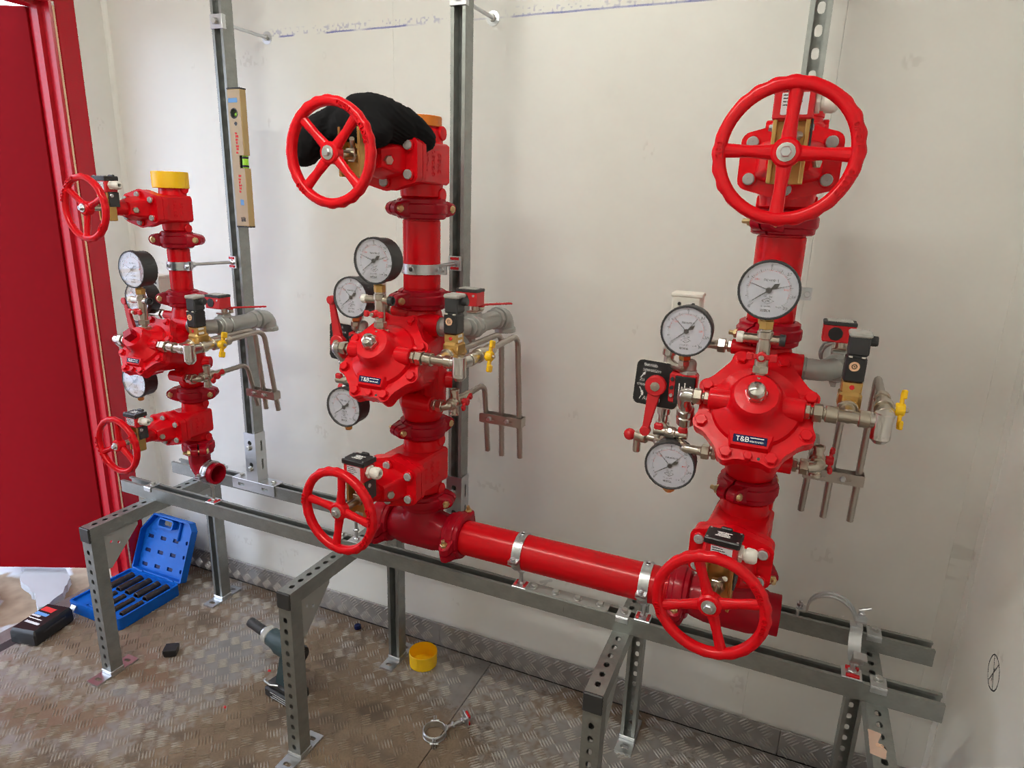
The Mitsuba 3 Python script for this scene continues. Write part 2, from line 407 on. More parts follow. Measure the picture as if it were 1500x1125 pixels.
struct("wall_back", box(XL - 0.09, XR + 0.09, 0.052, 0.07, -0.05, ROOM_Z + 0.05, 0), "m_wall")
for (x0, x1) in ((XL - 0.06, -1.1411), (-1.1409, 0.0198), (0.0202, XR + 0.06)):
    part("wall_back", "panel", box(x0, x1, 0.0, 0.052, -0.02, ROOM_Z + 0.02, 0.0004), "m_wall", smooth=False)
struct("wall_right", box(XR, XR + 0.06, YF - 0.06, 0.0, -0.02, ROOM_Z + 0.02, 0), "m_sidewall")
struct("wall_front", box(XL - 0.06, XR + 0.06, YF - 0.06, YF, -0.02, ROOM_Z + 0.02, 0), "m_sidewall")
struct("ceiling", box(XL - 0.06, XR + 0.06, YF - 0.06, 0.06, ROOM_Z, ROOM_Z + 0.06, 0), "m_ceiling")
DY0, DY1, DZ = -1.13, -0.188, 2.070            # the doorway in the left wall
struct("wall_left", cat(box(XL - 0.06, XL, DY1, 0.0, -0.02, ROOM_Z + 0.02, 0), box(XL - 0.06, XL, DY0, DY1, DZ + 0.02, ROOM_Z + 0.02, 0),
                        box(XL - 0.06, XL, YF, DY0, -0.02, ROOM_Z + 0.02, 0)), "m_sidewall")
# corner strips: folded white angle in the right corner, a bead of sealant in the left one
struct("trim_1", prism(sg.Polygon([(XR, 0), (XR, -0.045), (XR - 0.0015, -0.045), (XR - 0.0025, -0.004), (XR - 0.045, -0.0015), (XR - 0.045, 0)]), ROOM_Z - 0.08, None, (0, 0, 0.086)), "m_sidewall")
struct("trim_2", prism(sg.Polygon([(XL, 0), (XL + 0.013, 0), (XL + 0.009, -0.006), (XL + 0.006, -0.009), (XL, -0.013)]), ROOM_Z - 0.08, None, (0, 0, 0.086)), "m_sidewall")
# door frame of folded red sheet with a beige gasket
struct("door_1", box(XL - 0.095, XL - 0.005, DY0, DY1, -0.03, -0.008, 0.002), "m_galv")           # the sill
jamb = sg.Polygon([(XL + 0.005, -0.113), (XL + 0.005, -0.176), (XL - 0.012, -0.178), (XL - 0.012, -0.186), (XL + 0.003, -0.187), (XL - 0.002, -0.193), (XL - 0.040, -0.193),
                   (XL - 0.042, -0.206), (XL - 0.090, -0.206), (XL - 0.090, -0.199), (XL - 0.06, -0.190), (XL, -0.113)])
part("door_1", "jamb", prism(jamb, DZ + 0.08, None, (0, 0, -0.01)), "m_frame", smooth=False)
jm = affinity.scale(jamb, 1, -1, origin=(0, 0))
part("door_1", "jamb", xf(prism(jm, DZ + 0.08, None, (0, 0, -0.01)), None, (0, DY0 - 0.188, 0)), "m_frame", smooth=False)
hd = affinity.translate(jamb, 0, DZ + 0.203)                # profile in (x, z)
part("door_1", "head", prism(hd, 0.93 + 0.16, np.column_stack([(1, 0, 0), (0, 0, 1), (0, -1, 0)]), (0, -0.115, 0)), "m_frame", smooth=False)
part("door_1", "gasket", box(XL - 0.012, XL + 0.0035, -0.1855, -0.1785, 0, DZ, 0.001), "m_seal", smooth=False, label="beige gasket strip")
# the leaf, swung outwards
HU = A(-0.907, -0.421, 0); HN = A(0.421, -0.907, 0)
Rl = np.column_stack([HU, -HN, (0, 0, 1)])
leaf = box(0, 0.93, 0.0, 0.045, 0.030, 2.066, 0.002)
part("door_1", "leaf", xf(leaf, Rl, (XL - 0.083, -0.214, 0)), "m_door", smooth=False, label="red door leaf swung open outwards")
part("door_1", "leaf_lip", xf(box(-0.006, 0.93, 0.045, 0.05, 0.022, 2.074, 0.001), Rl, (XL - 0.083, -0.214, 0)), "m_door", smooth=False)
for z in (0.35, 1.75):
    part("door_1", "hinge", cyl((XL - 0.096, -0.199, z), (XL - 0.096, -0.199, z + 0.11), 0.009), "m_frame")

# outdoors, seen under and through the doorway
gx = np.linspace(-14, XL - 0.09, 90); gy = np.linspace(-9, 7, 110)
GX, GY = np.meshgrid(gx, gy, indexing="ij")
GZ = -0.045 + 0.03 * meshkit.fbm(np.stack([GX * 1.5, GY * 1.5, GX * 0], -1), 4, 2) - 0.0
gi = np.arange(90 * 110).reshape(90, 110)
gf = np.stack([gi[:-1, :-1], gi[1:, :-1], gi[1:, 1:], gi[:-1, 1:]], -1).reshape(-1, 4)
SNOW = [([(-2.43, -0.47), (-2.43, -0.38), (-2.60, -0.24), (-2.85, -0.16), (-3.0, -0.2), (-2.80, -0.32)], 3), ([(-2.46, -0.66), (-2.62, -0.52), (-2.9, -0.42), (-3.4, -0.5), (-3.6, -0.9), (-2.95, -0.85), (-2.6, -0.78)], 5), ([(-2.43, -0.80), (-2.52, -0.74), (-2.66, -0.84), (-2.55, -0.96)], 8), ([(-2.9, -0.28), (-3.2, -0.2), (-3.1, -0.12)], 11)]
struct("ground", (np.stack([GX, GY, GZ], -1).reshape(-1, 3), gf), "m_ground", smooth=True)

def crust(pts, z0, z1, seed):
    pg = sg.Polygon(pts).buffer(0); c = np.array(pg.segmentize(0.02).exterior.coords)[:-1]
    n = meshkit.fbm(np.column_stack([c * 9, c[:, :1] * 0]), 4, seed)[:, None] - 0.5; o = c - c.mean(0); o /= np.linalg.norm(o, axis=1, keepdims=True)
    pg = sg.Polygon(c + o * n * 0.16).buffer(0); pg = max(getattr(pg, "geoms", [pg]), key=lambda g: g.area)
    return prism(pg, z1 - z0, None, (0, 0, z0))
for i, (pts, sd) in enumerate(SNOW):
    part("ground", "snow_patch", crust(pts, -0.04, 0.004 + 0.0004 * i, sd), "m_snow", smooth=False, label="patch of trodden snow outside the doorway")

# ceiling battens: housing and a glowing diffuser
for i, (lx, ly, ln) in enumerate(LAMPS):
    k = thing("ceiling_light", f"white ceiling light batten {('over the middle riser', 'close to the red door')[i]}, outside the picture", "lamp", "ceiling battens")
    part(k, "housing", box(lx - ln / 2 - 0.02, lx + ln / 2 + 0.02, ly - 0.05, ly + 0.05, ROOM_Z - 0.045, ROOM_Z, 0.004), "m_lampbody", smooth=False)
    d = part(k, "diffuser", box(lx - ln / 2, lx + ln / 2, ly - 0.038, ly + 0.038, ROOM_Z - 0.075, ROOM_Z - 0.045, 0.008), "m_lampbody", smooth=False)
    scene[d]["emitter"] = {"type": "area", "radiance": {"type": "rgb", "value": list(LAMP[i])}}

# ================================================================== strut channel
SW = 0.041
def strut(L, holes=None, w=SW, d=SW, t=0.0024, lip=0.0095, ret=0.006):
    """C channel along +z, open towards -y (at y=0), web at y=d. holes = (first, pitch, length, width)"""
    h = w / 2
    def bar(x0, x1, y0, y1): return box(x0, x1, y0, y1, 0, L, 0.0)
    ms = [bar(-h, -h + t, 0, d - t), bar(h - t, h, 0, d - t), bar(-h + t, -h + lip, 0, t), bar(h - lip, h - t, 0, t), bar(-h + lip - t, -h + lip, t, ret), bar(h - lip, h - lip + t, t, ret)]
    web = sg.box(-h, 0, h, L)
    if holes:
        z0, p, hl, hw = holes; hs = []
        z = z0
        while z < L - 0.012:
            s = (hl - hw) / 2
            hs.append(sg.LineString([(0, z - s), (0, z + s)]).buffer(hw / 2, quad_segs=4) if s > 0 else sg.Point(0, z).buffer(hw / 2, quad_segs=4)); z += p
        web = web.difference(unary_union(hs))
    ms.append(prism(web, t, np.column_stack([(1, 0, 0), (0, 0, 1), (0, -1, 0)]), (0, d, 0)))
    return cat(ms)
ZR, ZA = 0.5635, 0.5226
YF0, YB0 = -0.384, -0.195                       # front faces of the two rails
R_RAIL = np.column_stack([(0, 1, 0), (0, 0, -1), (1, 0, 0)])    # strut x->y, y->-z, z->x : det?
R_RAIL = np.column_stack([(0, -1, 0), (0, 0, -1), (1, 0, 0)])
R_ARM = np.column_stack([(1, 0, 0), (0, 0, 1), (0, -1, 0)])     # web up, along -y
def rail(x0, x1, y0, label):
    return solo("strut_rail", xf(strut(x1 - x0, (0.03, 0.05, 0.025, 0.013)), R_RAIL, (x0, y0 + SW / 2, ZR)), "m_galv", label, "rail", smooth=False)
rail(-1.999, -0.4203, YF0, "long galvanised strut rail at the front, from the red door to the bolted splice")
rail(-0.4197, 0.383, YF0, "short galvanised strut rail at the front, from the bolted splice to the right wall")
rail(-1.988, 0.394, YB0, "full-length galvanised strut rail at the back, carrying the upright posts")

# support frames: front leg, arm, back leg, gussets, foot plates
LEG_H = (0.03, 0.0335, 0.0165, 0.0125)
def hexbolt(p, d, af=0.016, h=0.007, wr=0.011):
    p, d = np.asarray(p, float), np.asarray(d, float) / np.linalg.norm(d)
    return cat(cyl(p, p + d * 0.0018, wr, n=18), hexp(p + d * 0.0018, p + d * (0.0018 + h), af))
def support_frame(xr, xbr, label, front=True):
    k = thing("support_frame", label, "support frame")
    xc, xb, y0, y1 = xr - SW / 2, xbr - SW / 2, -0.608, -0.111
    if front:
        # front leg: web with its holes to the front
        part(k, "front_leg", xf(strut(ZA - SW - 0.008, LEG_H), rot((0, 0, 1), 180), (xc, y0 + SW, 0.008)), "m_galv", smooth=False)
    part(k, "arm", xf(strut(y1 - y0, (0.03, 0.0335, 0.0165, 0.0125)), R_ARM, (xc, y1, ZA - SW)), "m_galv", smooth=False)
    part(k, "end_cap", cat(box(xc - 0.0212, xc + 0.0212, y0 - 0.005, y0 + 0.003, ZA - SW - 0.006, ZA + 0.0006, 0.0025), box(xc - 0.0175, xc + 0.0175, y0, y0 + 0.02, ZA - SW + 0.003, ZA - 0.003, 0.001)), "m_dark", smooth=False, label="black plastic end cap")
    part(k, "back_leg", xf(strut(ZA - SW - 0.008, LEG_H), None, (xb, -0.152, 0.008)), "m_galv", smooth=False)
    for (x, y, d) in ([(xc, y0 + SW, 1)] if front else []) + [(xb, -0.152, -1)]:
        g = sg.Polygon([(0, 0), (0.115, 0), (0.115, -0.012), (0.014, -0.115), (0, -0.115)]).difference(unary_union([sg.Point(0.022, -0.030).buffer(0.0045), sg.Point(0.045, -0.043).buffer(0.0045)]))
        if d < 0: g = affinity.scale(g, -1, 1, origin=(0, 0))
        gg = part(k, "gusset", prism(g, 0.0035, np.column_stack([(0, 1, 0), (0, 0, 1), (1, 0, 0)]), (x + SW / 2 - 0.006, y, ZA - SW)), "m_galvpipe", smooth=False)
        lx = x + SW / 2 - 0.002
        part(gg, "fold", cat(box(x - SW / 2, lx, y + (0 if d > 0 else -0.0035), y + (0.0035 if d > 0 else 0), ZA - SW - 0.115, ZA - SW, 0.0008), box(x - SW / 2, lx, min(y, y + 0.115 * d), max(y, y + 0.115 * d), ZA - SW - 0.0036, ZA - SW - 0.0002, 0.0008)), "m_galvpipe", smooth=False)
        part(gg, "bolt", hexbolt((x, y + 0.07 * d, ZA - SW - 0.0036), (0, 0, -1)), "m_bolt")
        part(gg, "bolt", hexbolt((x, y + 0.0035 * d, ZA - SW - 0.08), (0, d, 0)), "m_bolt")
    for (x, y) in ([(xc, y0 + SW / 2)] if front else []) + [(xb, -0.152 + SW / 2)]:
        pl = sg.box(-0.024, -0.072, 0.024, 0.072)
        for sy in (-1, 1): pl = pl.difference(sg.LineString([(-0.006, sy * 0.050), (0.006, sy * 0.050)]).buffer(0.0062))
        f = part(k, "foot_plate", prism(pl.buffer(-0.002).buffer(0.002), 0.008, None, (x, y, 0.0)), "m_zinc", smooth=False, label="zinc foot plate")
        part(f, "collar", cut(box(x - 0.0235, x + 0.0235, y - 0.0235, y + 0.0235, 0.008, 0.020, 0.002), box(x - 0.0208, x + 0.0208, y - 0.0208, y + 0.0208, 0.0, 0.03, 0)), "m_zinc", smooth=False)
    return k
support_frame(-1.841, -1.850, "perforated strut frame with black end cap beside the open blue tool case")
support_frame(-1.079, -1.056, "perforated strut frame under the middle riser, with the cordless drill behind its leg")
support_frame(-0.254, -0.257, "perforated strut frame under the nearest riser, beside the bolted splice")
kf = support_frame(0.288, 0.287, "perforated strut frame near the right wall, under the empty hinged clamp")
part(kf, "sticker_rest", prism(sg.Polygon([(-0.016, -0.03), (0.006, -0.034), (0.010, -0.012), (-0.004, 0.004), (0.004, 0.03), (-0.015, 0.033)]).buffer(0.002), 0.0003, None, (0.262, -0.500, ZA)), "m_peach", smooth=False, label="torn remains of a peach sticker")
part(kf, "marking", xf(text("8", 0.013, 0.0003, True), rot((0, 0, 1), 90), (0.2625, -0.503, ZA + 0.0003)), "m_seal", smooth=False, label="figure written on the arm")

# clips that hold the rails to the arms
def rail_clip(x, y0, label, group=None):
    k = thing("rail_clip", label, "bracket", group)
    part(k, "plate", cat(box(x - 0.0155, x + 0.0155, y0 - 0.0035, y0 + 0.034, ZR, ZR + 0.0035, 0.0008), box(x - 0.0155, x + 0.0155, y0 - 0.0035, y0, ZR - 0.013, ZR + 0.0005, 0.0008)), "m_zinc", smooth=False)
    part(k, "bolt", hexbolt((x + 0.001, y0 + 0.0215, ZR + 0.0035), (0, 0, 1), 0.0145, 0.0065, 0.0105), "m_bolt")
rail_clip(-1.870, YF0, "zinc clip on the front rail, over the frame beside the blue tool case")
rail_clip(-1.105, YF0, "zinc clip on the front rail, behind the lower handwheel of the middle riser")
rail_clip(-0.275, YF0, "zinc clip on the front rail, beside the bolted splice plate")
rail_clip(0.265, YF0, "zinc clip on the front rail, next to the empty hinged clamp")
rail_clip(0.272, YB0, "zinc clip on the back rail, near the right wall")
rail_clip(-1.875, YB0, "zinc clip on the back rail, beyond the small riser")

k = thing("splice_plate", "long zinc splice plate with four bolts joining the front rails", "bracket")
part(k, "plate", prism(sg.box(-0.530, YF0 + 0.003, -0.312, YF0 + SW - 0.003).buffer(-0.006).buffer(0.006), 0.004, None, (0, 0, ZR)), "m_galvpipe", smooth=False)
for x in (-0.507, -0.449, -0.392, -0.334):
    part(k, "bolt", hexbolt((x, YF0 + SW / 2, ZR + 0.004), (0, 0, 1), 0.0145, 0.0065, 0.0105), "m_bolt")

# upright posts with foot brackets and ties to the wall
def post(xc, label):
    k = thing("strut_post", label, "post")
    part(k, "channel", xf(strut(ROOM_Z - 0.02 - 0.575, (0.02, 0.042, 0.023, 0.0145)), None, (xc, YB0, 0.575)), "m_galv", smooth=False)
    sl = [sg.LineString([(0, 0.045), (0, 0.075)]).buffer(0.0042), sg.LineString([(0, 0.11), (0, 0.14)]).buffer(0.0042)]
    z0, z1, g = ZR + 0.004, 0.740, 0.0222
    front = sg.box(-g, 0, g, z1 - z0).difference(unary_union([sg.Point(0, 0.060).buffer(0.008), sg.Point(0, 0.138).buffer(0.008)]))
    side = sg.box(0, 0, 0.046, z1 - z0).difference(unary_union([affinity.translate(s, 0.026, 0) for s in sl]))
    b = part(k, "foot_bracket", cat(prism(front, 0.003, FRONT, (xc, YB0 - 0.0005, z0)), prism(side, 0.003, np.column_stack([(0, 1, 0), (0, 0, 1), (1, 0, 0)]), (xc + g - 0.001, YB0 - 0.0035, z0)),
                                    prism(side, 0.003, np.column_stack([(0, 1, 0), (0, 0, 1), (1, 0, 0)]), (xc - g - 0.002, YB0 - 0.0035, z0))), "m_zinc", smooth=False)
    lip = sg.box(-0.092, -0.036, 0.092, 0).difference(unary_union([sg.LineString([(s * 0.052 - 0.009, -0.018), (s * 0.052 + 0.009, -0.018)]).buffer(0.0055) for s in (-1, 1)]))
    part(b, "saddle", cat(box(xc - 0.092, xc + 0.092, YB0 - 0.004, YB0 + SW + 0.004, ZR, ZR + 0.004, 0.0008), prism(lip, 0.004, FRONT, (xc, YB0 - 0.0002, ZR + 0.002))), "m_zinc", smooth=False)
    for z in (z0 + 0.045, z0 + 0.120): part(b, "bolt", hexbolt((xc - 0.004, YB0 - 0.0035, z), (0, -1, 0), 0.0145, 0.0065, 0.0105), "m_bolt")
    for x in (-0.07, 0.07): part(b, "bolt", hexbolt((xc + x, YB0 + 0.02, ZR + 0.004), (0, 0, 1), 0.0145, 0.0065, 0.0105), "m_bolt")
    return k
PX = {"L": -1.5995, "M": -0.8285, "R": -0.029}
post(PX["L"], "galvanised slotted strut post behind the small riser, spirit level leaning against it")
post(PX["M"], "galvanised slotted strut post behind the middle riser")
post(PX["R"], "galvanised slotted strut post behind the nearest riser, wall showing through its slots")
for nm, x in PX.items():
    k = thing("wall_tie", {"L": "threaded rod tying the post with the spirit level to the wall", "M": "threaded rod tying the middle post to the wall at the chalk line", "R": "threaded rod tying the nearest post to the wall, above the picture"}[nm], "rod")
    z = 1.971
    part(k, "rod", cyl((x, YB0 + 0.003, z), (x, -0.001, z), 0.0048, n=14), "m_zinc")
    part(k, "square_plate", cat(box(x - 0.0215, x + 0.0215, YB0 - 0.0045, YB0 - 0.0005, z - 0.019, z + 0.019, 0.0008), box(x + 0.0205, x + 0.0235, YB0 - 0.0045, YB0 + 0.011, z - 0.019, z + 0.019, 0.0006)), "m_zinc", smooth=False)
    part(k, "bolt", hexp((x, YB0 - 0.0045, z), (x, YB0 - 0.0135, z), 0.0165), "m_bolt")
    part(k, "nut_plate", box(x - 0.018, x + 0.018, YB0 + SW, YB0 + SW + 0.004, z - 0.016, z + 0.016, 0.0008), "m_zinc", smooth=False)
    part(k, "washer", lathe([(0.0185, 0), (0.0185, 0.0016), (0.0065, 0.0022)], (x, 0.0, z), (0, -1, 0)), "m_zinc")
    part(k, "nut", hexp((x, -0.002, z), (x, -0.010, z), 0.0165), "m_bolt")
# ================================================================== pipework
YP, ZH = -0.3633, 0.659
ST = {"L": -1.641, "M": -0.831, "R": -0.039}
WHO = {"L": "small riser", "M": "middle riser", "R": "nearest riser"}

def grooved_pipe(L, r=0.04445):
    g = 0.016
    return lathe([(r - 0.004, 0), (r, 0.001), (r, g), (r - 0.002, g + 0.0008), (r - 0.002, g + 0.008), (r, g + 0.009), (r, L - g - 0.009), (r - 0.002, L - g - 0.008), (r - 0.002, L - g - 0.0008), (r, L - g), (r, L - 0.001), (r - 0.004, L)], n=40)

def make_coupling(r):
    """grooved coupling about z at the origin, bolt pads on +-x, the halves parting at y = 0"""
    P = Proto(); w = 0.0235; R = r + 0.0165
    prof = [(r + 0.0006, -w), (r + 0.008, -w), (r + 0.0125, -w + 0.003), (r + 0.0132, -0.012), (R, -0.0095), (R + 0.0008, -0.006), (R + 0.0008, 0.006), (R, 0.0095), (r + 0.0132, 0.012), (r + 0.0125, w - 0.003), (r + 0.008, w), (r + 0.0006, w)]
    body = MF(lathe(prof, n=40)) - MF(cyl((0, 0, -0.05), (0, 0, 0.05), r + 0.0006, n=40, ch=0))
    for s in (-1, 1):
        x = s * (R + 0.009)
        pad = MF(hull(np.vstack([lathe([(0.0135, -0.021), (0.0150, -0.019), (0.0150, 0.019), (0.0135, 0.021)], (x, 0, 0), (0, 1, 0), 16).vertices,
                                 box(s * (R - 0.012) - 0.004, s * (R - 0.012) + 0.004, -0.030, 0.030, -0.018, 0.018, 0).vertices])))
        body = body + (pad - MF(cyl((0, 0, -0.05), (0, 0, 0.05), r + 0.0006, n=40, ch=0)))
    for s in (-1, 1):
        half = body ^ MF(box(-0.2, 0.2, 0.0022 if s > 0 else -0.2, 0.2 if s > 0 else -0.0022, -0.1, 0.1, 0))
        P.add("housing", TM(half), "m_crimson", 38)
    P.add("seal", ringtube(r + 0.009, r + 0.0004, 0.030, (0, 0, -0.015), n=32), "m_black")
    for s in (-1, 1):
        x = s * (R + 0.009)
        b = P.add("bolt", cat(cyl((x, -0.043, 0), (x, 0.024, 0), 0.0046, n=12), lathe([(0.0095, 0), (0.0095, 0.003), (0.006, 0.0065), (0, 0.0072)], (x, 0.0215, 0), (0, 1, 0), 18)), "m_goldbolt")
        P.add(b + "__nut", hexp((x, -0.0215, 0), (x, -0.031, 0), 0.0165), "m_goldbolt")
    return P
C80, C50 = make_coupling(0.04445), make_coupling(0.03015)
def coupling(proto, pos, axis, pad, label):
    z = np.asarray(axis, float) / np.linalg.norm(axis); x = np.asarray(pad, float); x = x - z * (x @ z); x /= np.linalg.norm(x)
    return proto.put("pipe_coupling", label, "pipe coupling", M4(pos, np.column_stack([x, np.cross(z, x), z])), "grooved couplings")

# ---- handwheels
def bent_text(s, h, rad, ang0, zf, depth=0.0030):
    """letters laid along the rim, tops outwards"""
    m = text(s, h, depth, True); m = m.subdivide()
    v = np.array(m.vertices); a = ang0 - v[:, 0] / rad; r = rad + v[:, 1]
    m.vertices = np.column_stack([r * np.cos(a), r * np.sin(a), zf + v[:, 2]]); return m
def make_wheel(P, root, D, nsp, phi, y_face, lettering=True):
    """wheel in the x-z plane facing -y, its rim's middle at y = y_face"""
    Ro = D / 2; a, b = 0.0092 * D / 0.2, 0.0105 * D / 0.2; Rc = Ro - a * 1.02
    nth, nk = 210, 16
    th = np.arange(nth) * 2 * PI / nth; kk = np.arange(nk) * 2 * PI / nk
    TH, KK = np.meshgrid(th, kk, indexing="ij")
    nb = 24 if D > 0.18 else 20
    bump = (0.5 + 0.5 * np.cos(nb * TH)) * np.clip(np.cos(KK), 0, 1) * np.clip(1.4 * np.abs(np.sin(2 * TH + 1)) - 0.25, 0, 1)
    ra = a * (1 + 0.24 * bump)
    sq = np.abs(np.cos(KK)) ** 0.85 * np.sign(np.cos(KK)), np.abs(np.sin(KK)) ** 0.85 * np.sign(np.sin(KK))
    r = Rc + ra * sq[0]; w = b * sq[1]
    V = np.stack([r * np.cos(TH), r * np.sin(TH), w], -1).reshape(-1, 3)
    i = np.arange(nth * nk).reshape(nth, nk)
    F = np.stack([i, np.roll(i, -1, 0), np.roll(np.roll(i, -1, 0), -1, 1), np.roll(i, -1, 1)], -1).reshape(-1, 4)
    F = np.vstack([F[:, [0, 1, 2]], F[:, [0, 2, 3]]])
    rim = trimesh.Trimesh(V, F, process=False)
    if rim.volume < 0: rim.invert()
    s = D / 0.2; parts = [rim]
    hub = lathe([(0.015 * s, -0.016), (0.0205 * s, -0.013), (0.0205 * s, 0.004), (0.0175 * s, 0.007), (0.0125 * s, 0.0072)], n=28)
    body = MF(rim) + MF(hub)
    for k in range(nsp):
        t = phi + 2 * PI * k / nsp; d = A(math.cos(t), math.sin(t), 0); e = A(-d[1], d[0], 0)
        pts = []
        for rad, hw, hz, zc in ((0.008 * s, 0.0115 * s, 0.0085, -0.005), (Rc * 0.55, 0.0085 * s, 0.0075, -0.004), (Rc + a * 0.2, 0.0105 * s, 0.008, -0.001)):
            pts.append([d * rad + e * hw * math.cos(q) + A(0, 0, zc + hz * math.sin(q)) for q in np.arange(12) * PI / 6])
        body = body + MF(hull(np.vstack(pts[:2]))) + MF(hull(np.vstack(pts[1:])))
    Rw = FRONT; t = A(0, y_face, 0)
    wk = P.add(root, xf(TM(body), Rw, t), "m_red", 40)
    if lettering:
        L = cat(bent_text("200" if D > 0.18 else "160", 0.0095 * s, Rc, phi + PI, b - 0.0004), bent_text("OPEN", 0.0085 * s, Rc, phi + 0.30, b - 0.0004), bent_text("CLOSE", 0.0085 * s, Rc, phi - 0.42, b - 0.0004),
                *[bent_text("~", 0.010 * s, Rc, phi + q, b - 0.0004) for q in (0.06, -0.09)])
        P.add(wk + "__lettering", xf(L, Rw, t), "m_red", False, label="raised lettering on the rim")
    P.add(wk + "__washer", lathe([(0.0128 * s, 0.0066), (0.0128 * s, 0.0090), (0.008 * s, 0.0096)], t, (0, -1, 0)), "m_bolt")
    P.add(wk + "__bolt", hexp(t + A(0, -0.0092, 0), t + A(0, -0.0165, 0), 0.0135 * s), "m_zinc")

def make_gate_valve(r, s, D, nsp, phi, yw, switch=True):
    P = Proto(); H = 0.098 if r > 0.04 else 0.085
    ro = r + 0.0042
    prof = [(r - 0.004, -H), (r, -H + 0.001), (r, -H + 0.014), (r - 0.002, -H + 0.015), (r - 0.002, -H + 0.022), (r, -H + 0.023), (ro, -H + 0.027), (ro + 0.002, -0.03), (ro + 0.002, 0.03), (ro, H - 0.027), (r, H - 0.023), (r - 0.002, H - 0.022), (r - 0.002, H - 0.015), (r, H - 0.014), (r, H - 0.001), (r - 0.004, H)]
    bx, bz = 0.060 * s, 0.029 * s; cz = 0.045 * s
    pos = [(sx * bx, sz * bz) for sx in (-1, 1) for sz in (-1, 1)] + [(0, cz), (0, -cz)]
    fl = unary_union([sg.Point(p).buffer(0.0165 * s, quad_segs=6) for p in pos]).convex_hull.simplify(0.0004)
    yf = -0.146 if s == 1 else -0.106                                  # front of the bonnet flange
    def plate(sc, y0, y1): return prism(affinity.scale(fl, sc, sc, origin=(0, 0)), y1 - y0, FRONT, (0, y1, 0))
    body = MF(lathe(prof, n=40))
    body = body + MF(box(-0.058 * s, 0.058 * s, yf + 0.040 * s, 0.034 * s, -0.045 * s, 0.045 * s, 0.006))
    body = body + MF(plate(1.0, yf + 0.0275 * s, yf + 0.041 * s)) + MF(hull(np.vstack([plate(0.9, yf + 0.039 * s, yf + 0.041 * s).vertices, box(-0.05 * s, 0.05 * s, yf + 0.080 * s, yf + 0.084 * s, -0.045 * s, 0.045 * s, 0).vertices])))
    P.add("body", TM(body), "m_red", 36)
    yy = -0.247 if s == 1 else -0.192
    bon = MF(plate(1.0, yf, yf + 0.0255 * s)) + MF(hull(np.vstack([plate(0.68, yf + 0.002, yf + 0.003).vertices, plate(0.62, yf - 0.034 * s, yf - 0.030 * s).vertices, plate(0.42, yf - 0.060 * s, yf - 0.058 * s).vertices]))) + MF(cyl((0, yf, 0), (0, yy + 0.004, 0), 0.030 * s, 0.021 * s))
    bon = bon + MF(plate(1.03, yf + 0.0005, yf + 0.006 * s))
    for (px, pz) in pos: bon = bon + MF(cyl((px, yf, pz), (px, yf - 0.007 * s, pz), 0.0125 * s, n=18))
    P.add("bonnet", TM(bon), "m_red", 36)
    for (px, pz) in pos: P.add("bolt_cap", lathe([(0.0098 * s, 0), (0.0098 * s, 0.003), (0.0082 * s, 0.0045), (0.0025 * s, 0.0046), (0.0022 * s, 0.0036)], (px, yf - 0.007 * s, pz), (0, -1, 0), 18), "m_cap", label="grey plastic bolt cap")
    for sx in (-1, 1):
        for z in (-0.067 * s, 0.067 * s): P.add("side_boss", cyl((sx * (ro - 0.006), 0.010, z), (sx * (ro + 0.0045), 0.010, z), 0.0155 * s, n=20), "m_red")
    # cast lettering on the cheeks
    Rs = np.column_stack([(0, 1, 0), (0, 0, 1), (1, 0, 0)])
    for col, (yc_, words) in enumerate(((-0.072, "PN16"), (-0.044, "GGG50"), (-0.018, "DN80" if s == 1 else "DN50"))):
        P.add("cast_lettering", xf(text(words, 0.012 * s, 0.0012, True), Rs @ rot((0, 0, 1), 90), (0.058 * s - 0.0002, yc_ * s, 0)), "m_red", False, label="raised cast lettering")
    P.add("side_bolt", hexbolt((0.036 * s, yf - 0.046 * s, -0.004 * s), (1, -0.5, 0), 0.017 * s, 0.009), "m_nickel")
    # yoke of brass plates with the position switch on top
    q_ = s if s == 1 else 0.78
    P.add("yoke", cat(box(-0.0255 * q_, -0.0195 * q_, yy - 0.022 * q_, yy + 0.006 * q_, -0.040 * q_, 0.052 * q_, 0.001), box(0.0195 * q_, 0.0255 * q_, yy - 0.022 * q_, yy + 0.006 * q_, -0.040 * q_, 0.052 * q_, 0.001), box(-0.0255 * q_, 0.0255 * q_, yy + 0.002 * q_, yy + 0.006 * q_, -0.040 * q_, 0.052 * q_, 0.001)), "m_brass", False, label="brass yoke")
    P.add("spindle", cat(cyl((0, yy, 0), (0, yw, 0), 0.009 * q_), hexp((0, yy - 0.004, 0), (0, yy - 0.016, 0), 0.024 * q_)), "m_nickel")
    P.add("indicator", cat(cyl((0.002, yy - 0.010, 0.012), (0.014 * q_, yy - 0.030 * q_, 0.030 * q_), 0.0052), cbox((0.0, yy - 0.012 * q_, 0.006), (0.022 * q_, 0.012 * q_, 0.016))), "m_nickel")
    for sx in (-1, 1): P.add("screw", hexbolt((sx * 0.0255 * q_, yy - 0.008, 0.040 * q_), (sx, 0, 0), 0.009, 0.004, 0.006), "m_zinc")
    z0 = 0.050 * q_; y0, y1 = yy - 0.026 * q_, yy + 0.016 * q_; hs = 0.046 * q_; hx = 0.028 * q_
    w = P.add("position_switch", box(-hx, hx, y0, y1, z0, z0 + hs, 0.002), "m_redplastic", False, label="red position switch")
    P.add(w + "__lid", cat(box(-hx - 0.003, hx + 0.003, y0 - 0.003, y1 + 0.003, z0 + hs - 0.008, z0 + hs + 0.004, 0.002), box(-0.010, 0.010, y1 - 0.002, y1 + 0.006, z0 + hs - 0.004, z0 + hs + 0.008, 0.002)), "m_black", False, label="black lid")
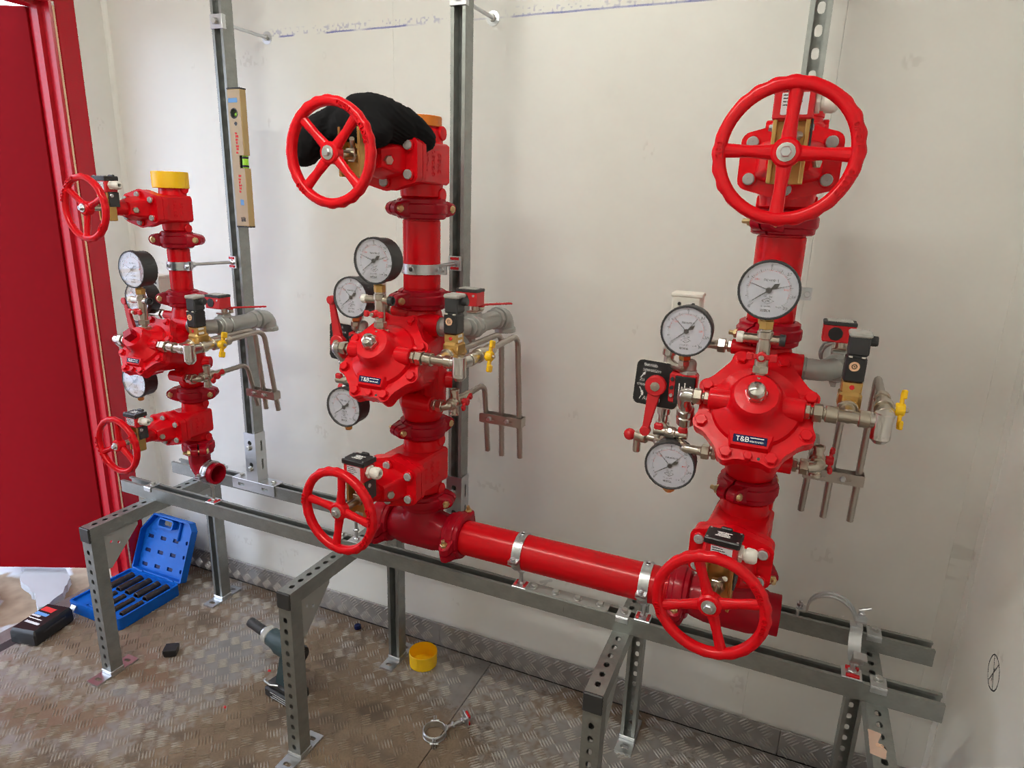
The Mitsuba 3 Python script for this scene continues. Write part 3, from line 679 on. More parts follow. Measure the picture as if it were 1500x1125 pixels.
    P.add(w + "__lid_print", cat(*[cbox((-0.002 + 0.0015 * (i % 2), y0 + (0.014 + 0.005 * i) * q_, z0 + hs + 0.0042), ((0.026 - 0.004 * (i % 3)) * q_, 0.0024 * q_, 0.0004), 0) for i in range(4)]), "m_whiteprint", False)
    st = P.add(w + "__sticker", box(-hx * 0.62, hx * 0.70, y0 - 0.0006, y0, z0 + 0.006, z0 + hs - 0.010, 0), "m_label", False, label="white type label")
    P.add(w + "__sticker_print", cat(*[box(-hx * 0.55, hx * (0.1 + 0.15 * (i % 3)), y0 - 0.0008, y0 - 0.0006, z0 + hs - 0.014 - 0.0045 * i, z0 + hs - 0.0125 - 0.0045 * i, 0) for i in range(4)]), "m_print", False)
    yg, zg = y0 + 0.020 * q_, z0 + hs * 0.5
    P.add(w + "__gland", cat(hexp((hx, yg, zg), (hx + 0.007, yg, zg), 0.026 * q_), cyl((hx + 0.007, yg, zg), (hx + 0.013, yg, zg), 0.0105 * q_),
                             lathe([(0.0128 * q_, 0.012), (0.0138 * q_, 0.014), (0.0138 * q_, 0.024), (0.0125 * q_, 0.028), (0.0095 * q_, 0.031), (0.0060 * q_, 0.0312), (0.0060 * q_, 0.022), (0, 0.022)], (hx, yg, zg), (1, 0, 0), 20)), "m_white", label="white cable gland")
    P.add(w + "__gland_bore", cyl((hx + 0.0222, yg, zg), (hx + 0.0228, yg, zg), 0.0059 * q_, n=16, ch=0), "m_black", False)
    for sx in (-1, 1):
        for yq in (y0 + 0.002, y1 - 0.002): P.add(w + "__screw", cyl((sx * (hx - 0.002), yq, z0 + hs + 0.003), (sx * (hx - 0.002), yq, z0 + hs + 0.0055), 0.0022, n=10), "m_zinc")
    P.add(w + "__bracket", box(hx - 0.0015, hx + 0.0015, y0 + 0.006, y1, z0 - 0.045 * q_, z0 + 0.001, 0.0006), "m_dark", False, label="dark switch bracket")
    make_wheel(P, "handwheel", D, nsp, phi, yw)
    return P
def gate_valve(x, z, label, r=0.04445, s=1.0, D=0.2, nsp=4, phi=0.0, yw=-0.325, yaw=0.0, skip=()):
    return make_gate_valve(r, s, D, nsp, phi, yw).put("gate_valve", label, "valve", M4((x, YP, z), rot((0, 0, 1), yaw)), "gate valves with red handwheels", skip=skip)

# ---- pressure gauges: dial towards -y, centre at the origin
def make_gauge(kind, hands):
    P = Proto(); R = 0.050
    P.add("case", lathe([(0.036, -0.042), (0.0475, -0.038), (0.0482, -0.004), (0.0482, -0.001)], (0, 0, 0), (0, -1, 0), 44), "m_dark", label="black case")
    prof = [(0.0462, 0.0035), (0.0475, 0.0062), (0.0496, 0.0060), (0.0502, 0.0035), (0.0502, -0.006), (0.0475, -0.006), (0.0462, -0.004)]
    n = 48; vs, fs = [], []
    for r, h in prof: vs += [(r * math.cos(2 * PI * k / n), -h, r * math.sin(2 * PI * k / n)) for k in range(n)]
    for i in range(len(prof)):
        j = (i + 1) % len(prof)
        for k in range(n):
            k2 = (k + 1) % n; fs += [(i * n + k, i * n + k2, j * n + k2), (i * n + k, j * n + k2, j * n + k)]
    bz = trimesh.Trimesh(vs, fs, process=False)
    if bz.volume < 0: bz.invert()
    P.add("bezel", bz, "m_zinc" if kind else "m_dark", 40, label="slim bezel")
    dial = P.add("dial", cyl((0, -0.001, 0), (0, 0.0005, 0), 0.0472, n=44, ch=0), "m_dial", False, label="white dial")
    tick, red = [], []
    def bar(a, r0, r1, w): return xf(box(r0, r1, -w / 2, w / 2, 0, 0.0002, 0), FRONT @ rot((0, 0, 1), a), (0, -0.001, 0))
    for q in range(51):
        a = 225 - 270 * q / 50
        big = q % 5 == 0
        tick.append(bar(a, 0.0335 if not big else 0.0325, 0.0358 if not big else 0.038, 0.0005 if not big else 0.0008))
        if 8 < q < 46: red.append(bar(a - 2.7, 0.0322, 0.0332, 0.0012))
    for lab, a, rr, h in (("0", 225, 0.0405, 0.0042), ("4", 150, 0.0405, 0.0042), ("8", 90, 0.0405, 0.0042), ("12", 45, 0.0405, 0.0042), ("16", -12, 0.0405, 0.0042), ("20", -45, 0.0405, 0.0042)):
        tick.append(xf(text(lab, h, 0.0002, True), FRONT, (rr * math.cos(math.radians(a)), -0.001, rr * math.sin(math.radians(a)))))
    for lab, a in (("100", 140), ("200", 5)):
        red.append(xf(text(lab, 0.003, 0.0002, True), FRONT, (0.027 * math.cos(math.radians(a)), -0.001, 0.027 * math.sin(math.radians(a)))))
    tick.append(xf(text("FM 600-1", 0.0036, 0.0002, True), FRONT, (0.002, -0.001, 0.0165)))
    dm = sg.Polygon([(-0.010, 0), (0, 0.0055), (0.010, 0), (0, -0.0055)]); dm = dm.difference(affinity.scale(dm, 0.86, 0.82))
    tick.append(prism(dm, 0.0002, FRONT, (0, -0.001, -0.018)))
    tick.append(xf(text("FM", 0.003, 0.0002, True), FRONT, (0, -0.001, -0.018)))
    tick.append(xf(text("UL", 0.0025, 0.0002, True), FRONT, (-0.004, -0.001, -0.0105))); tick.append(xf(text("bar", 0.0025, 0.0002, True), FRONT, (0.005, -0.001, -0.0105)))
    tick.append(xf(text("KL. 1,6 MPa", 0.0022, 0.0002, True), FRONT, (-0.002, -0.001, -0.0275))); tick.append(xf(text("WIKA", 0.0046, 0.0002, True), FRONT, (-0.002, -0.001, -0.0345)))
    tick.append(xf(text("0-20", 0.0022, 0.0002, True), FRONT, (0.018, -0.001, -0.0275)))
    P.add(dial + "__scale", cat(*tick), "m_print", False, label="black printed scale"); P.add(dial + "__red_scale", cat(*red), "m_redprint", False)
    def hand(a, L, tail, w, y):
        pg = sg.Polygon([(-tail, -w), (-tail, w), (0, w * 0.9), (L, 0.0002), (L, -0.0002), (0, -w * 0.9)])
        return prism(pg, 0.0006, FRONT @ rot((0, 0, 1), a), (0, y, 0))
    ndl = cat(hand(hands[0], 0.037, 0.012, 0.0011, -0.003), prism(sg.Polygon([(0.006, -0.0015), (0.013, -0.0042), (0.020, 0), (0.013, 0.0042), (0.006, 0.0015)]), 0.0006, FRONT @ rot((0, 0, 1), hands[0] + 180), (0, -0.003, 0)),
              cyl((0, -0.002, 0), (0, -0.0048, 0), 0.0048, n=20))
    P.add("needle", ndl, "m_black", False, label="black needle")
    for a, m in ((hands[1], "m_print"), (hands[2], "m_redprint" if kind == 1 else "m_print")):
        P.add("set_pointer", hand(a, 0.036, 0.0, 0.0007, -0.0022), m, False, label="thin set pointer")
    P.add("glass", cyl((0, -0.0052, 0), (0, -0.0056, 0), 0.0462, n=40, ch=0), "m_glass", False, label="clear front glass")
    P.add("stem", cat(cyl((0, 0.012, -0.046), (0, 0.012, -0.062), 0.0075), hexp((0, 0.012, -0.050), (0, 0.012, -0.060), 0.016, 4)), "m_brass", label="brass stem")
    return P
G_TOP = make_gauge(0, (217, 17, 160)); G_SIDE = make_gauge(0, (220, 54, 135)); G_LOW = make_gauge(0, (215, 47, 133))

# ---- alarm check valve in its own frame: z up, pipe axis at the origin, cover forwards and up
CN, CT = A(0, -0.782, 0.622), A(0, 0.622, 0.782)
CR = np.column_stack([(1, 0, 0), CT, CN]); CR = CR if np.linalg.det(CR) > 0 else np.column_stack([(-1, 0, 0), CT, CN])
def make_alarm_valve(r, s, H0, H1, plugmat="m_nickel", holes=False):
    """s scales the chamber; H0, H1 = the pipe ends below and above the origin (z of the cover's middle is 0)"""
    P = Proto(); C0 = A(0, -0.1550, 0.0) * s
    bolts = [(sx * 0.037, 0.094) for sx in (-1, 1)] + [(sx * 0.088, 0.030) for sx in (-1, 1)] + [(sx * 0.088, -0.041) for sx in (-1, 1)] + [(sx * 0.038, -0.093) for sx in (-1, 1)]
    oct_ = sg.Polygon([(-0.04, 0.10), (0.04, 0.10), (0.092, 0.03), (0.092, -0.042), (0.04, -0.10), (-0.04, -0.10), (-0.092, -0.042), (-0.092, 0.03)]).buffer(-0.012)
    hb = sg.MultiPoint(bolts).convex_hull
    fl = unary_union([hb.buffer(0.0085)] + [sg.Point(b).buffer(0.0155, quad_segs=6) for b in bolts]).buffer(0.03).buffer(-0.03).simplify(0.0003)
    fl = affinity.scale(fl, s, s, origin=(0, 0))
    def onc(poly, h0, h1): return prism(poly, h1 - h0, CR, C0 + CN * h0)
    def pt(u, v, n): return C0 + A(1, 0, 0) * u * s + CT * v * s + CN * n * s
    rn = r + 0.004
    neck = lathe([(r - 0.004, H0), (r, H0 + 0.001), (r, H0 + 0.014), (r - 0.002, H0 + 0.015), (r - 0.002, H0 + 0.022), (r, H0 + 0.023), (rn, H0 + 0.03), (rn + 0.010 * s, H0 + 0.065), (rn + 0.014 * s, 0.0), (rn + 0.012 * s, H1 - 0.085), (rn, H1 - 0.035), (r, H1 - 0.023), (r - 0.002, H1 - 0.022), (r - 0.002, H1 - 0.015), (r, H1 - 0.014), (r, H1 - 0.001), (r - 0.004, H1)], n=40)
    rear = onc(affinity.scale(sg.Point(0, 0).buffer(0.086 * s, quad_segs=10), 1, 1), -0.032 * s, -0.014 * s)
    cham = hull(np.vstack([rear.vertices, trimesh.creation.icosphere(2, (r + 0.012) * 1.0).vertices + A(0, -0.004, 0.012 * s), trimesh.creation.icosphere(2, r + 0.008).vertices + A(0, -0.01, -0.055 * s)]))
    body = MF(neck) + MF(cham) + MF(onc(fl, -0.016 * s, -0.0004))
    body = body + MF(cyl((0, -0.03 * s, 0.060 * s), (0.070 * s, -0.030 * s, 0.060 * s), 0.029 * s, 0.027 * s)) + MF(cyl((0.0, -0.08 * s, -0.118 * s), (0.076 * s, -0.081 * s, -0.118 * s), 0.019 * s, n=20))
    body = body + MF(cyl((0, 0.0, -0.085 * s), (0.066 * s, 0.035 * s, -0.085 * s), 0.021 * s, n=20)) + MF(cyl((0, -0.028 * s, 0.088 * s), (-0.064 * s, -0.028 * s, 0.088 * s), 0.015 * s, n=20)) + MF(cyl((0, -0.12 * s, -0.085 * s), (-0.062 * s, -0.130 * s, -0.105 * s), 0.015 * s, n=20))
    P.add("body", TM(body), "m_red", 36)
    dome = lathe([(0.078 * s, 0), (0.074 * s, 0.012 * s), (0.052 * s, 0.026 * s), (0.044 * s, 0.036 * s), (0.042 * s, 0.052 * s), (0.036 * s, 0.060 * s), (0.019 * s, 0.061 * s)], C0 + CN * 0.012 * s, CN, 40)
    cov = MF(onc(fl, 0.0004, 0.014 * s)) + MF(dome)
    for sx in (-1, 1): cov = cov + MF(cyl(pt(0, 0.0, 0.028), pt(0, 0.0, 0.028) + A(sx * 0.080 * s, 0, 0), 0.0215 * s, 0.0195 * s))
    cov = cov + MF(cyl(pt(0, 0.020, 0.036), pt(0, 0.020, 0.036) + A(0, 0, 0.020 * s), 0.017 * s))           # boss for the gauge cock
    wedge = hull([pt(-0.042, -0.052, 0.010), pt(0.042, -0.052, 0.010), pt(-0.034, -0.084, 0.012), pt(0.034, -0.084, 0.012), pt(-0.036, -0.058, 0.034), pt(0.036, -0.058, 0.034), pt(-0.030, -0.080, 0.026), pt(0.030, -0.080, 0.026)])
    cov = cov + MF(wedge)
    for sx in (-1, 1): cov = cov + MF(hull(np.vstack([cyl(pt(sx * 0.03, 0.02, 0.010), pt(sx * 0.03, 0.02, 0.030), 0.008 * s, n=12).vertices, cyl(pt(sx * 0.075, 0.028, 0.010), pt(sx * 0.075, 0.028, 0.017), 0.006 * s, n=12).vertices])))
    cv = P.add("cover", TM(cov), "m_red", 36)
    for q, (u, v) in enumerate(((0.050, 0.044), (-0.052, 0.050))):
        P.add(cv + "__cast_lettering", xf(text(("DN80", "PN16")[q] if s == 1 else ("DN50", "PN16")[q], 0.012 * s, 0.0015, True), CR @ rot((0, 0, 1), -38 if q == 0 else 38), pt(u * 0.88, v * 0.9, 0.020)), "m_red", False, label="raised cast lettering")
    for (u, v) in bolts:
        a = pt(u, v, 0.014)
        P.add("cover_bolt", cat(cyl(a, a + CN * 0.002, 0.0115 * s, n=18), hexp(a + CN * 0.002, a + CN * 0.0095 * s, 0.0185 * s)), "m_red")
    a = pt(0.0, -0.094, 0.014); P.add("cover_bolt", hexp(a, a + CN * 0.007, 0.014 * s), "m_red")
    a = pt(0.018, -0.096, 0.0142); P.add("vent_hole", cyl(a - CN * 0.001, a + CN * 0.0003, 0.0028, n=12, ch=0), "m_black", False)
    a = pt(0, 0, 0.073)
    P.add("cap_nut", cat(hexp(a - CN * 0.003, a + CN * 0.010, 0.032 * s), lathe([(0.0165 * s, 0.010), (0.0160 * s, 0.016), (0.0125 * s, 0.0225), (0.006 * s, 0.0255), (0, 0.026)], a, CN, 28)) if plugmat != "m_redplug" else hexp(a - CN * 0.003, a + CN * 0.02, 0.030 * s, 4), "m_chrome" if plugmat != "m_redplug" else "m_crimson", label="domed chrome cap nut" if plugmat != "m_redplug" else "red square plug")
    # name plate on the wedge, tipped towards the viewer
    p0, p1 = pt(0, -0.058, 0.034), pt(0, -0.080, 0.026); ax = (p0 - p1) / np.linalg.norm(p0 - p1); nn = np.cross(A(1, 0, 0), ax)
    RP = np.column_stack([(1, 0, 0), ax, nn]); mid = (p0 + p1) / 2
    npk = P.add("name_plate", cbox(mid + nn * 0.0004, (0.056 * s, 0.0135 * s, 0.0012), 0.0003, RP), "m_navy", False, label="dark blue name plate with white letters")
    P.add(npk + "__logo", xf(text("T&B", 0.0085 * s, 0.0003, True), RP, mid + nn * 0.001 + A(1, 0, 0) * (-0.0125 * s)), "m_whiteprint", False)
    P.add(npk + "__rule", cbox(mid + nn * 0.0012 + A(1, 0, 0) * 0.0115 * s + ax * 0.0036 * s, (0.023 * s, 0.0017 * s, 0.0003), 0, RP), "m_whiteprint", False)
    P.add(npk + "__text_line", xf(text("electronic", 0.0036 * s, 0.0003, True), RP, mid + nn * 0.001 + A(1, 0, 0) * 0.0115 * s - ax * 0.0022 * s), "m_whiteprint", False)
    return P

# ---- small fittings
def union_nut(p0, d, r=0.0105):
    """hexagon union: nipple, nut, nipple; about 35 mm long"""
    p0, d = A(*p0), A(*d) / np.linalg.norm(d)
    return cat(hexp(p0, p0 + d * 0.009, 2.1 * r), cyl(p0 + d * 0.009, p0 + d * 0.013, r * 0.75), hexp(p0 + d * 0.013, p0 + d * 0.028, 2.5 * r), cyl(p0 + d * 0.028, p0 + d * 0.034, r * 0.9))
def collar(p, d, r, h=0.012):
    p, d = A(*p), A(*d) / np.linalg.norm(d); return cyl(p - d * h / 2, p + d * h / 2, r, n=24)
def butterfly(c, ax, ln, m=1.0):
    """wing handle: two lugs on a boss; ax = spindle, ln = the wings' direction"""
    c, ax, ln = A(*c), A(*ax) / np.linalg.norm(ax), A(*ln) / np.linalg.norm(ln); w = np.cross(ax, ln); ms = [cyl(c - ax * 0.009, c + ax * 0.006, 0.0085 * m)]
    for q in (-1, 1):
        e = c + ln * q * 0.020 * m
        R = np.column_stack([ln, w, ax]); ms.append(cbox((c + e) / 2, (0.026 * m, 0.009 * m, 0.006), 0.0015, R)); ms.append(cbox(e + ax * 0.002, (0.012 * m, 0.014 * m, 0.008), 0.002, R))
    return cat(*ms)
# ------------------------------------------------------------------ pipe clamps
def pipe_clamp(c, axis, stud, r, gap, label, base=None, w=0.0235, plate=True, tint="m_zinc", group="pipe clamps", nut_at=None):
    """two half bands round a pipe at c, a stud along 'stud' to a base plate gap metres beyond the pipe"""
    k = thing("pipe_clamp", label, "pipe clamp", group)
    c, ax, sd = A(*c), A(*axis) / np.linalg.norm(axis), A(*stud) / np.linalg.norm(stud); lg = np.cross(ax, sd); ro = r + 0.0035
    R = np.column_stack([sd, lg, ax])
    ring = sg.Point(0, 0).buffer(ro, quad_segs=14).difference(sg.Point(0, 0).buffer(r + 0.0006, quad_segs=14))
    for s in (1, -1):
        half = ring.intersection(sg.box(0.0018 if s > 0 else -1, -1, 1 if s > 0 else -0.0018, 1))
        lugs = unary_union([sg.box(0.002 if s > 0 else -0.0048, q if q > 0 else q - 0.022, 0.0048 if s > 0 else -0.002, q + 0.022 if q > 0 else q) for q in (ro - 0.003, -(ro - 0.003))])
        m = prism(half.union(lugs), w, R, c - ax * w / 2)
        ribs = sg.Point(0, 0).buffer(ro + 0.0016, quad_segs=14).difference(sg.Point(0, 0).buffer(ro - 0.0006, quad_segs=14)).intersection(sg.box(0.008 if s > 0 else -1, -1, 1 if s > 0 else -0.008, 1))
        m = cat(m, prism(ribs, 0.004, R, c - ax * w * 0.36), prism(ribs, 0.004, R, c + ax * (w * 0.36 - 0.004)))
        b = part(k, "half_band", m, tint, smooth=30)
        if s < 0:
            part(b, "bore", cat(ringtube(0.0075, 0.0052, 0.004, c - sd * (ro - 0.001), -sd, 18)), tint)
            part(b, "bore_hole", cyl(c - sd * ro, c - sd * (ro + 0.0012), 0.0053, n=16, ch=0), "m_black", False)
    for q in (1, -1):
        p = c + lg * q * (ro + 0.011)
        part(k, "screw", cat(cyl(p - sd * 0.009, p + sd * 0.012, 0.0032, n=12), hexp(p - sd * 0.005, p - sd * 0.0115, 0.011), hexp(p + sd * 0.0052, p + sd * 0.0095, 0.011)), "m_zinc")
    e = c + sd * (r + gap)
    part(k, "stud", cat(cyl(c + sd * ro, e, 0.0048, n=14), hexp(c + sd * (ro - 0.0005), c + sd * (ro + 0.011), 0.0165), hexp(e - sd * 0.0115, e - sd * 0.0045, 0.0155)), "m_zinc")
    if plate:
        Rb = np.column_stack([ax, lg, sd]) if np.linalg.det(np.column_stack([ax, lg, sd])) > 0 else np.column_stack([lg, ax, sd])
        p = part(k, "base_plate", cbox(e - sd * 0.0022, (0.038, 0.038, 0.0044), 0.0015, Rb), tint, smooth=False)
        part(p, "retainer", cat(*[cbox(e - sd * 0.0050 + Rb[:, 1] * q * 0.0125, (0.024, 0.007, 0.0045), 0.001, Rb) for q in (1, -1)]), "m_redplastic", False, label="red plastic retainer")
    return k

# ------------------------------------------------------------------ the three risers
TILT = A(-0.45, -0.89, 0)
AV80 = make_alarm_valve(0.04445, 1.0, -0.2095, 0.1185); AV50 = make_alarm_valve(0.03015, 0.82, -0.166, 0.123, "m_redplug")
def red_solo(name, mesh, label, category, m="m_redpipe", group=None): return solo(name, mesh, m, label, category, group, 32)
for n, where in (("M", "middle riser"), ("R", "nearest riser")):
    x = ST[n]
    gate_valve(x, 1.582, f"upper red gate valve of the {where}, " + ("under a black beanie" if n == "M" else "its handwheel high against the wall"), phi=math.radians(46 if n == "M" else -2), yw=-0.325, skip=("position_switch",) if n == "M" else ())
    coupling(C80, (x, YP, 1.483), (0, 0, 1), TILT, f"dark red coupling right below the upper gate valve of the {where}")
    red_solo("riser_pipe", xf(grooved_pipe(0.206), None, (x, YP, 1.2745)), f"straight red vertical pipe of the {where}, held by a zinc clamp", "pipe", group="red pipes")
    coupling(C80, (x, YP, 1.272), (0, 0, 1), TILT, f"dark red coupling on top of the alarm valve of the {where}")
    AV80.put("alarm_valve", f"large red alarm check valve of the {where} with a domed chrome nut", "valve", M4((x, YP, 1.1535)), "alarm check valves")
    coupling(C80, (x, YP, 0.9445), (0, 0, 1), TILT, f"dark red coupling under the alarm valve of the {where}")
    gate_valve(x, 0.8445, f"lower red gate valve of the {where}, next to the horizontal header pipe", phi=math.radians(-8 if n == "M" else 19), yw=-0.325, yaw=(-4.5 if n == "R" else -3.0))
    coupling(C80, (x, YP, 0.7455), (0, 0, 1), (1, 0.25, 0), f"dark red coupling under the lower gate valve of the {where}")
x = ST["L"]
gate_valve(x, 1.458, "small upper red gate valve beside the red door, under the yellow pipe cap", 0.03015, 0.80, 0.163, 3, math.radians(142), -0.257)
coupling(C50, (x, YP, 1.373), (0, 0, 1), (-0.86, -0.5, 0), "small dark red coupling below the gate valve with the yellow cap")
red_solo("riser_pipe", xf(grooved_pipe(0.163, 0.03015), None, (x, YP, 1.208)), "thin red vertical pipe of the small riser near the red door", "pipe", group="red pipes")
coupling(C50, (x, YP, 1.206), (0, 0, 1), (-0.86, -0.5, 0), "small dark red coupling on top of the small alarm valve")
AV50.put("alarm_valve", "small red alarm check valve nearest the red door, with a red plug in its cover", "valve", M4((x, YP, 1.083)), "alarm check valves")
coupling(C50, (x, YP, 0.9165), (0, 0, 1), (-0.86, -0.5, 0), "small dark red coupling under the small alarm valve")
gate_valve(x, 0.831, "small lower red gate valve beside the red door, above the open pipe elbow", 0.03015, 0.80, 0.163, 3, math.radians(205), -0.257)
coupling(C50, (x, YP, 0.745), (0, 0, 1), (0.75, -0.66, 0), "small dark red coupling just above the open pipe elbow")
# open elbow of the small riser
eo = tube([(x, YP, 0.743), (x, YP, 0.664), (x + 0.072, YP, 0.664)], 0.0318, 0.048, 28); ei = tube([(x, YP, 0.80), (x, YP, 0.664), (x + 0.10, YP, 0.664)], 0.0262, 0.048, 24)
red_solo("pipe_elbow", cut(union(eo, cyl((x + 0.058, YP, 0.664), (x + 0.072, YP, 0.664), 0.0332, n=28)), ei), "open red pipe elbow at the foot of the small riser", "pipe elbow", "m_crimson")
# tees and the header between them
def tee(xc, cx, label):
    hw = 0.106; r = 0.0475
    run = lathe([(0.0405, -hw), (0.0445, -hw + 0.001), (0.0445, -hw + 0.026), (r, -hw + 0.031), (0.0535, -0.045), (0.0535, 0.045), (r, hw - 0.031), (0.0445, hw - 0.026), (0.0445, hw - 0.001), (0.0405, hw)], (cx, YP, ZH), (1, 0, 0), 40)
    br = lathe([(0.0535, 0), (0.0535, 0.045), (0.0445, 0.060), (0.0445, 0.085)], (xc, YP, ZH), (0, 0, 1), 40)
    m = MF(run) + MF(br) - MF(cyl((cx - 0.2, YP, ZH), (cx + 0.2, YP, ZH), 0.039, n=36, ch=0))
    return red_solo("pipe_tee", TM(m), label, "pipe tee", "m_crimson", "red pipe tees")
tee(ST["M"], -0.834, "dark red pipe tee under the middle riser, coupled on both sides")
tee(ST["R"], -0.045, "dark red pipe tee under the nearest riser with one open end")
coupling(C80, (-0.941, YP, ZH), (1, 0, 0), (0, -0.95, -0.25), "dark red coupling left of the middle tee, behind the lower handwheel")
coupling(C80, (-0.727, YP, ZH), (1, 0, 0), (0, -0.95, -0.25), "dark red coupling where the header pipe meets the middle tee")
coupling(C80, (-0.152, YP, ZH), (1, 0, 0), (0, -0.92, -0.38), "dark red coupling where the header pipe meets the nearest tee, behind its handwheel")
red_solo("header_pipe", xf(grooved_pipe(0.569), basis((1, 0, 0)), (-0.7245, YP, ZH)), "thick horizontal red header pipe between the middle and the nearest riser", "pipe", group="red pipes")
k = thing("end_cap_fitting", "red end cap with a nickel drain cock behind the lower handwheel of the middle riser", "pipe cap")
part(k, "cap", lathe([(0.040, 0.0), (0.0445, 0.001), (0.0445, 0.032), (0.040, 0.036), (0.022, 0.040)], (-0.9435, YP, ZH), (-1, 0, 0), 36), "m_crimson")
part(k, "nipple", cat(hexp((-0.98, YP, ZH), (-0.998, YP, ZH), 0.030), cyl((-0.998, YP, ZH), (-1.015, YP, ZH), 0.011), cyl((-1.030, YP, ZH - 0.022), (-1.030, YP, ZH + 0.026), 0.0135), cyl((-1.012, YP, ZH), (-1.060, YP, ZH), 0.0125)), "m_nickel")
part(k, "lever", box(-1.040, -1.022, YP - 0.050, YP + 0.014, ZH + 0.026, ZH + 0.031, 0.002), "m_black", False, label="black lever")
part(k, "stay", cat(cyl((-1.052, YP, ZR + 0.002), (-1.052, YP, ZH - 0.005), 0.0045, n=12), hexp((-1.052, YP, ZR + 0.003), (-1.052, YP, ZR + 0.010), 0.0155), hexp((-1.052, YP, ZR + 0.030), (-1.052, YP, ZR + 0.037), 0.0155)), "m_zinc", label="threaded stay")
part(k, "base_plate", box(-1.071, -1.033, YP - 0.019, YP + 0.019, ZR, ZR + 0.0044, 0.0015), "m_zinc", False)

pipe_clamp((-0.543, YP, ZH), (1, 0, 0), (0, 0, -1), 0.04445, ZH - 0.04445 - ZR, "zinc pipe clamp round the middle of the header pipe")
pipe_clamp((-0.229, YP, ZH), (1, 0, 0), (0, 0, -1), 0.04445, ZH - 0.04445 - ZR, "zinc pipe clamp on the header pipe, next to the nearest handwheel")
pipe_clamp((-1.597, YP, 0.664), (1, 0, 0), (0, 0, -1), 0.0325, 0.664 - 0.0325 - ZR, "zinc pipe clamp round the open elbow of the small riser")
pipe_clamp((ST["M"], YP, 1.345), (0, 0, 1), (0, 1, 0), 0.04445, YB0 - YP - 0.04445, "zinc pipe clamp holding the middle riser to its post")
pipe_clamp((ST["L"], YP, 1.300), (0, 0, 1), (0.18, 1, 0), 0.03015, YB0 - YP - 0.0275, "zinc pipe clamp with a long rod holding the small riser to its post")
pipe_clamp((ST["R"], YP, 1.352), (0, 0, 1), (0, 1, 0), 0.04445, YB0 - YP - 0.04445, "zinc pipe clamp holding the nearest riser, its ears beside the top gauge")

# caps and things left on the pipes
solo("thread_protector", cut(lathe([(0.0465, 0), (0.0475, 0.001), (0.0475, 0.041), (0.046, 0.044), (0.0, 0.0445)], (ST["L"] - 0.004, YP, 1.5135), rot((1, 0, 0), 0)[:, 2], 40), cyl((ST["L"] - 0.004, YP, 1.50), (ST["L"] - 0.004, YP, 1.544), 0.0455, n=40, ch=0)), "m_yellow", "yellow plastic cap sitting on the top end of the small riser", "cap", "plastic pipe caps")
solo("thread_protector", cut(lathe([(0.0465, 0), (0.0472, 0.001), (0.0472, 0.021), (0.0462, 0.0225), (0.0, 0.023)], (ST["M"], YP, 1.662), (0, 0, 1), 40), cyl((ST["M"], YP, 1.65), (ST["M"], YP, 1.6805), 0.0448, n=40, ch=0)), "m_orange", "orange plastic cap on the top end of the middle riser", "cap", "plastic pipe caps")

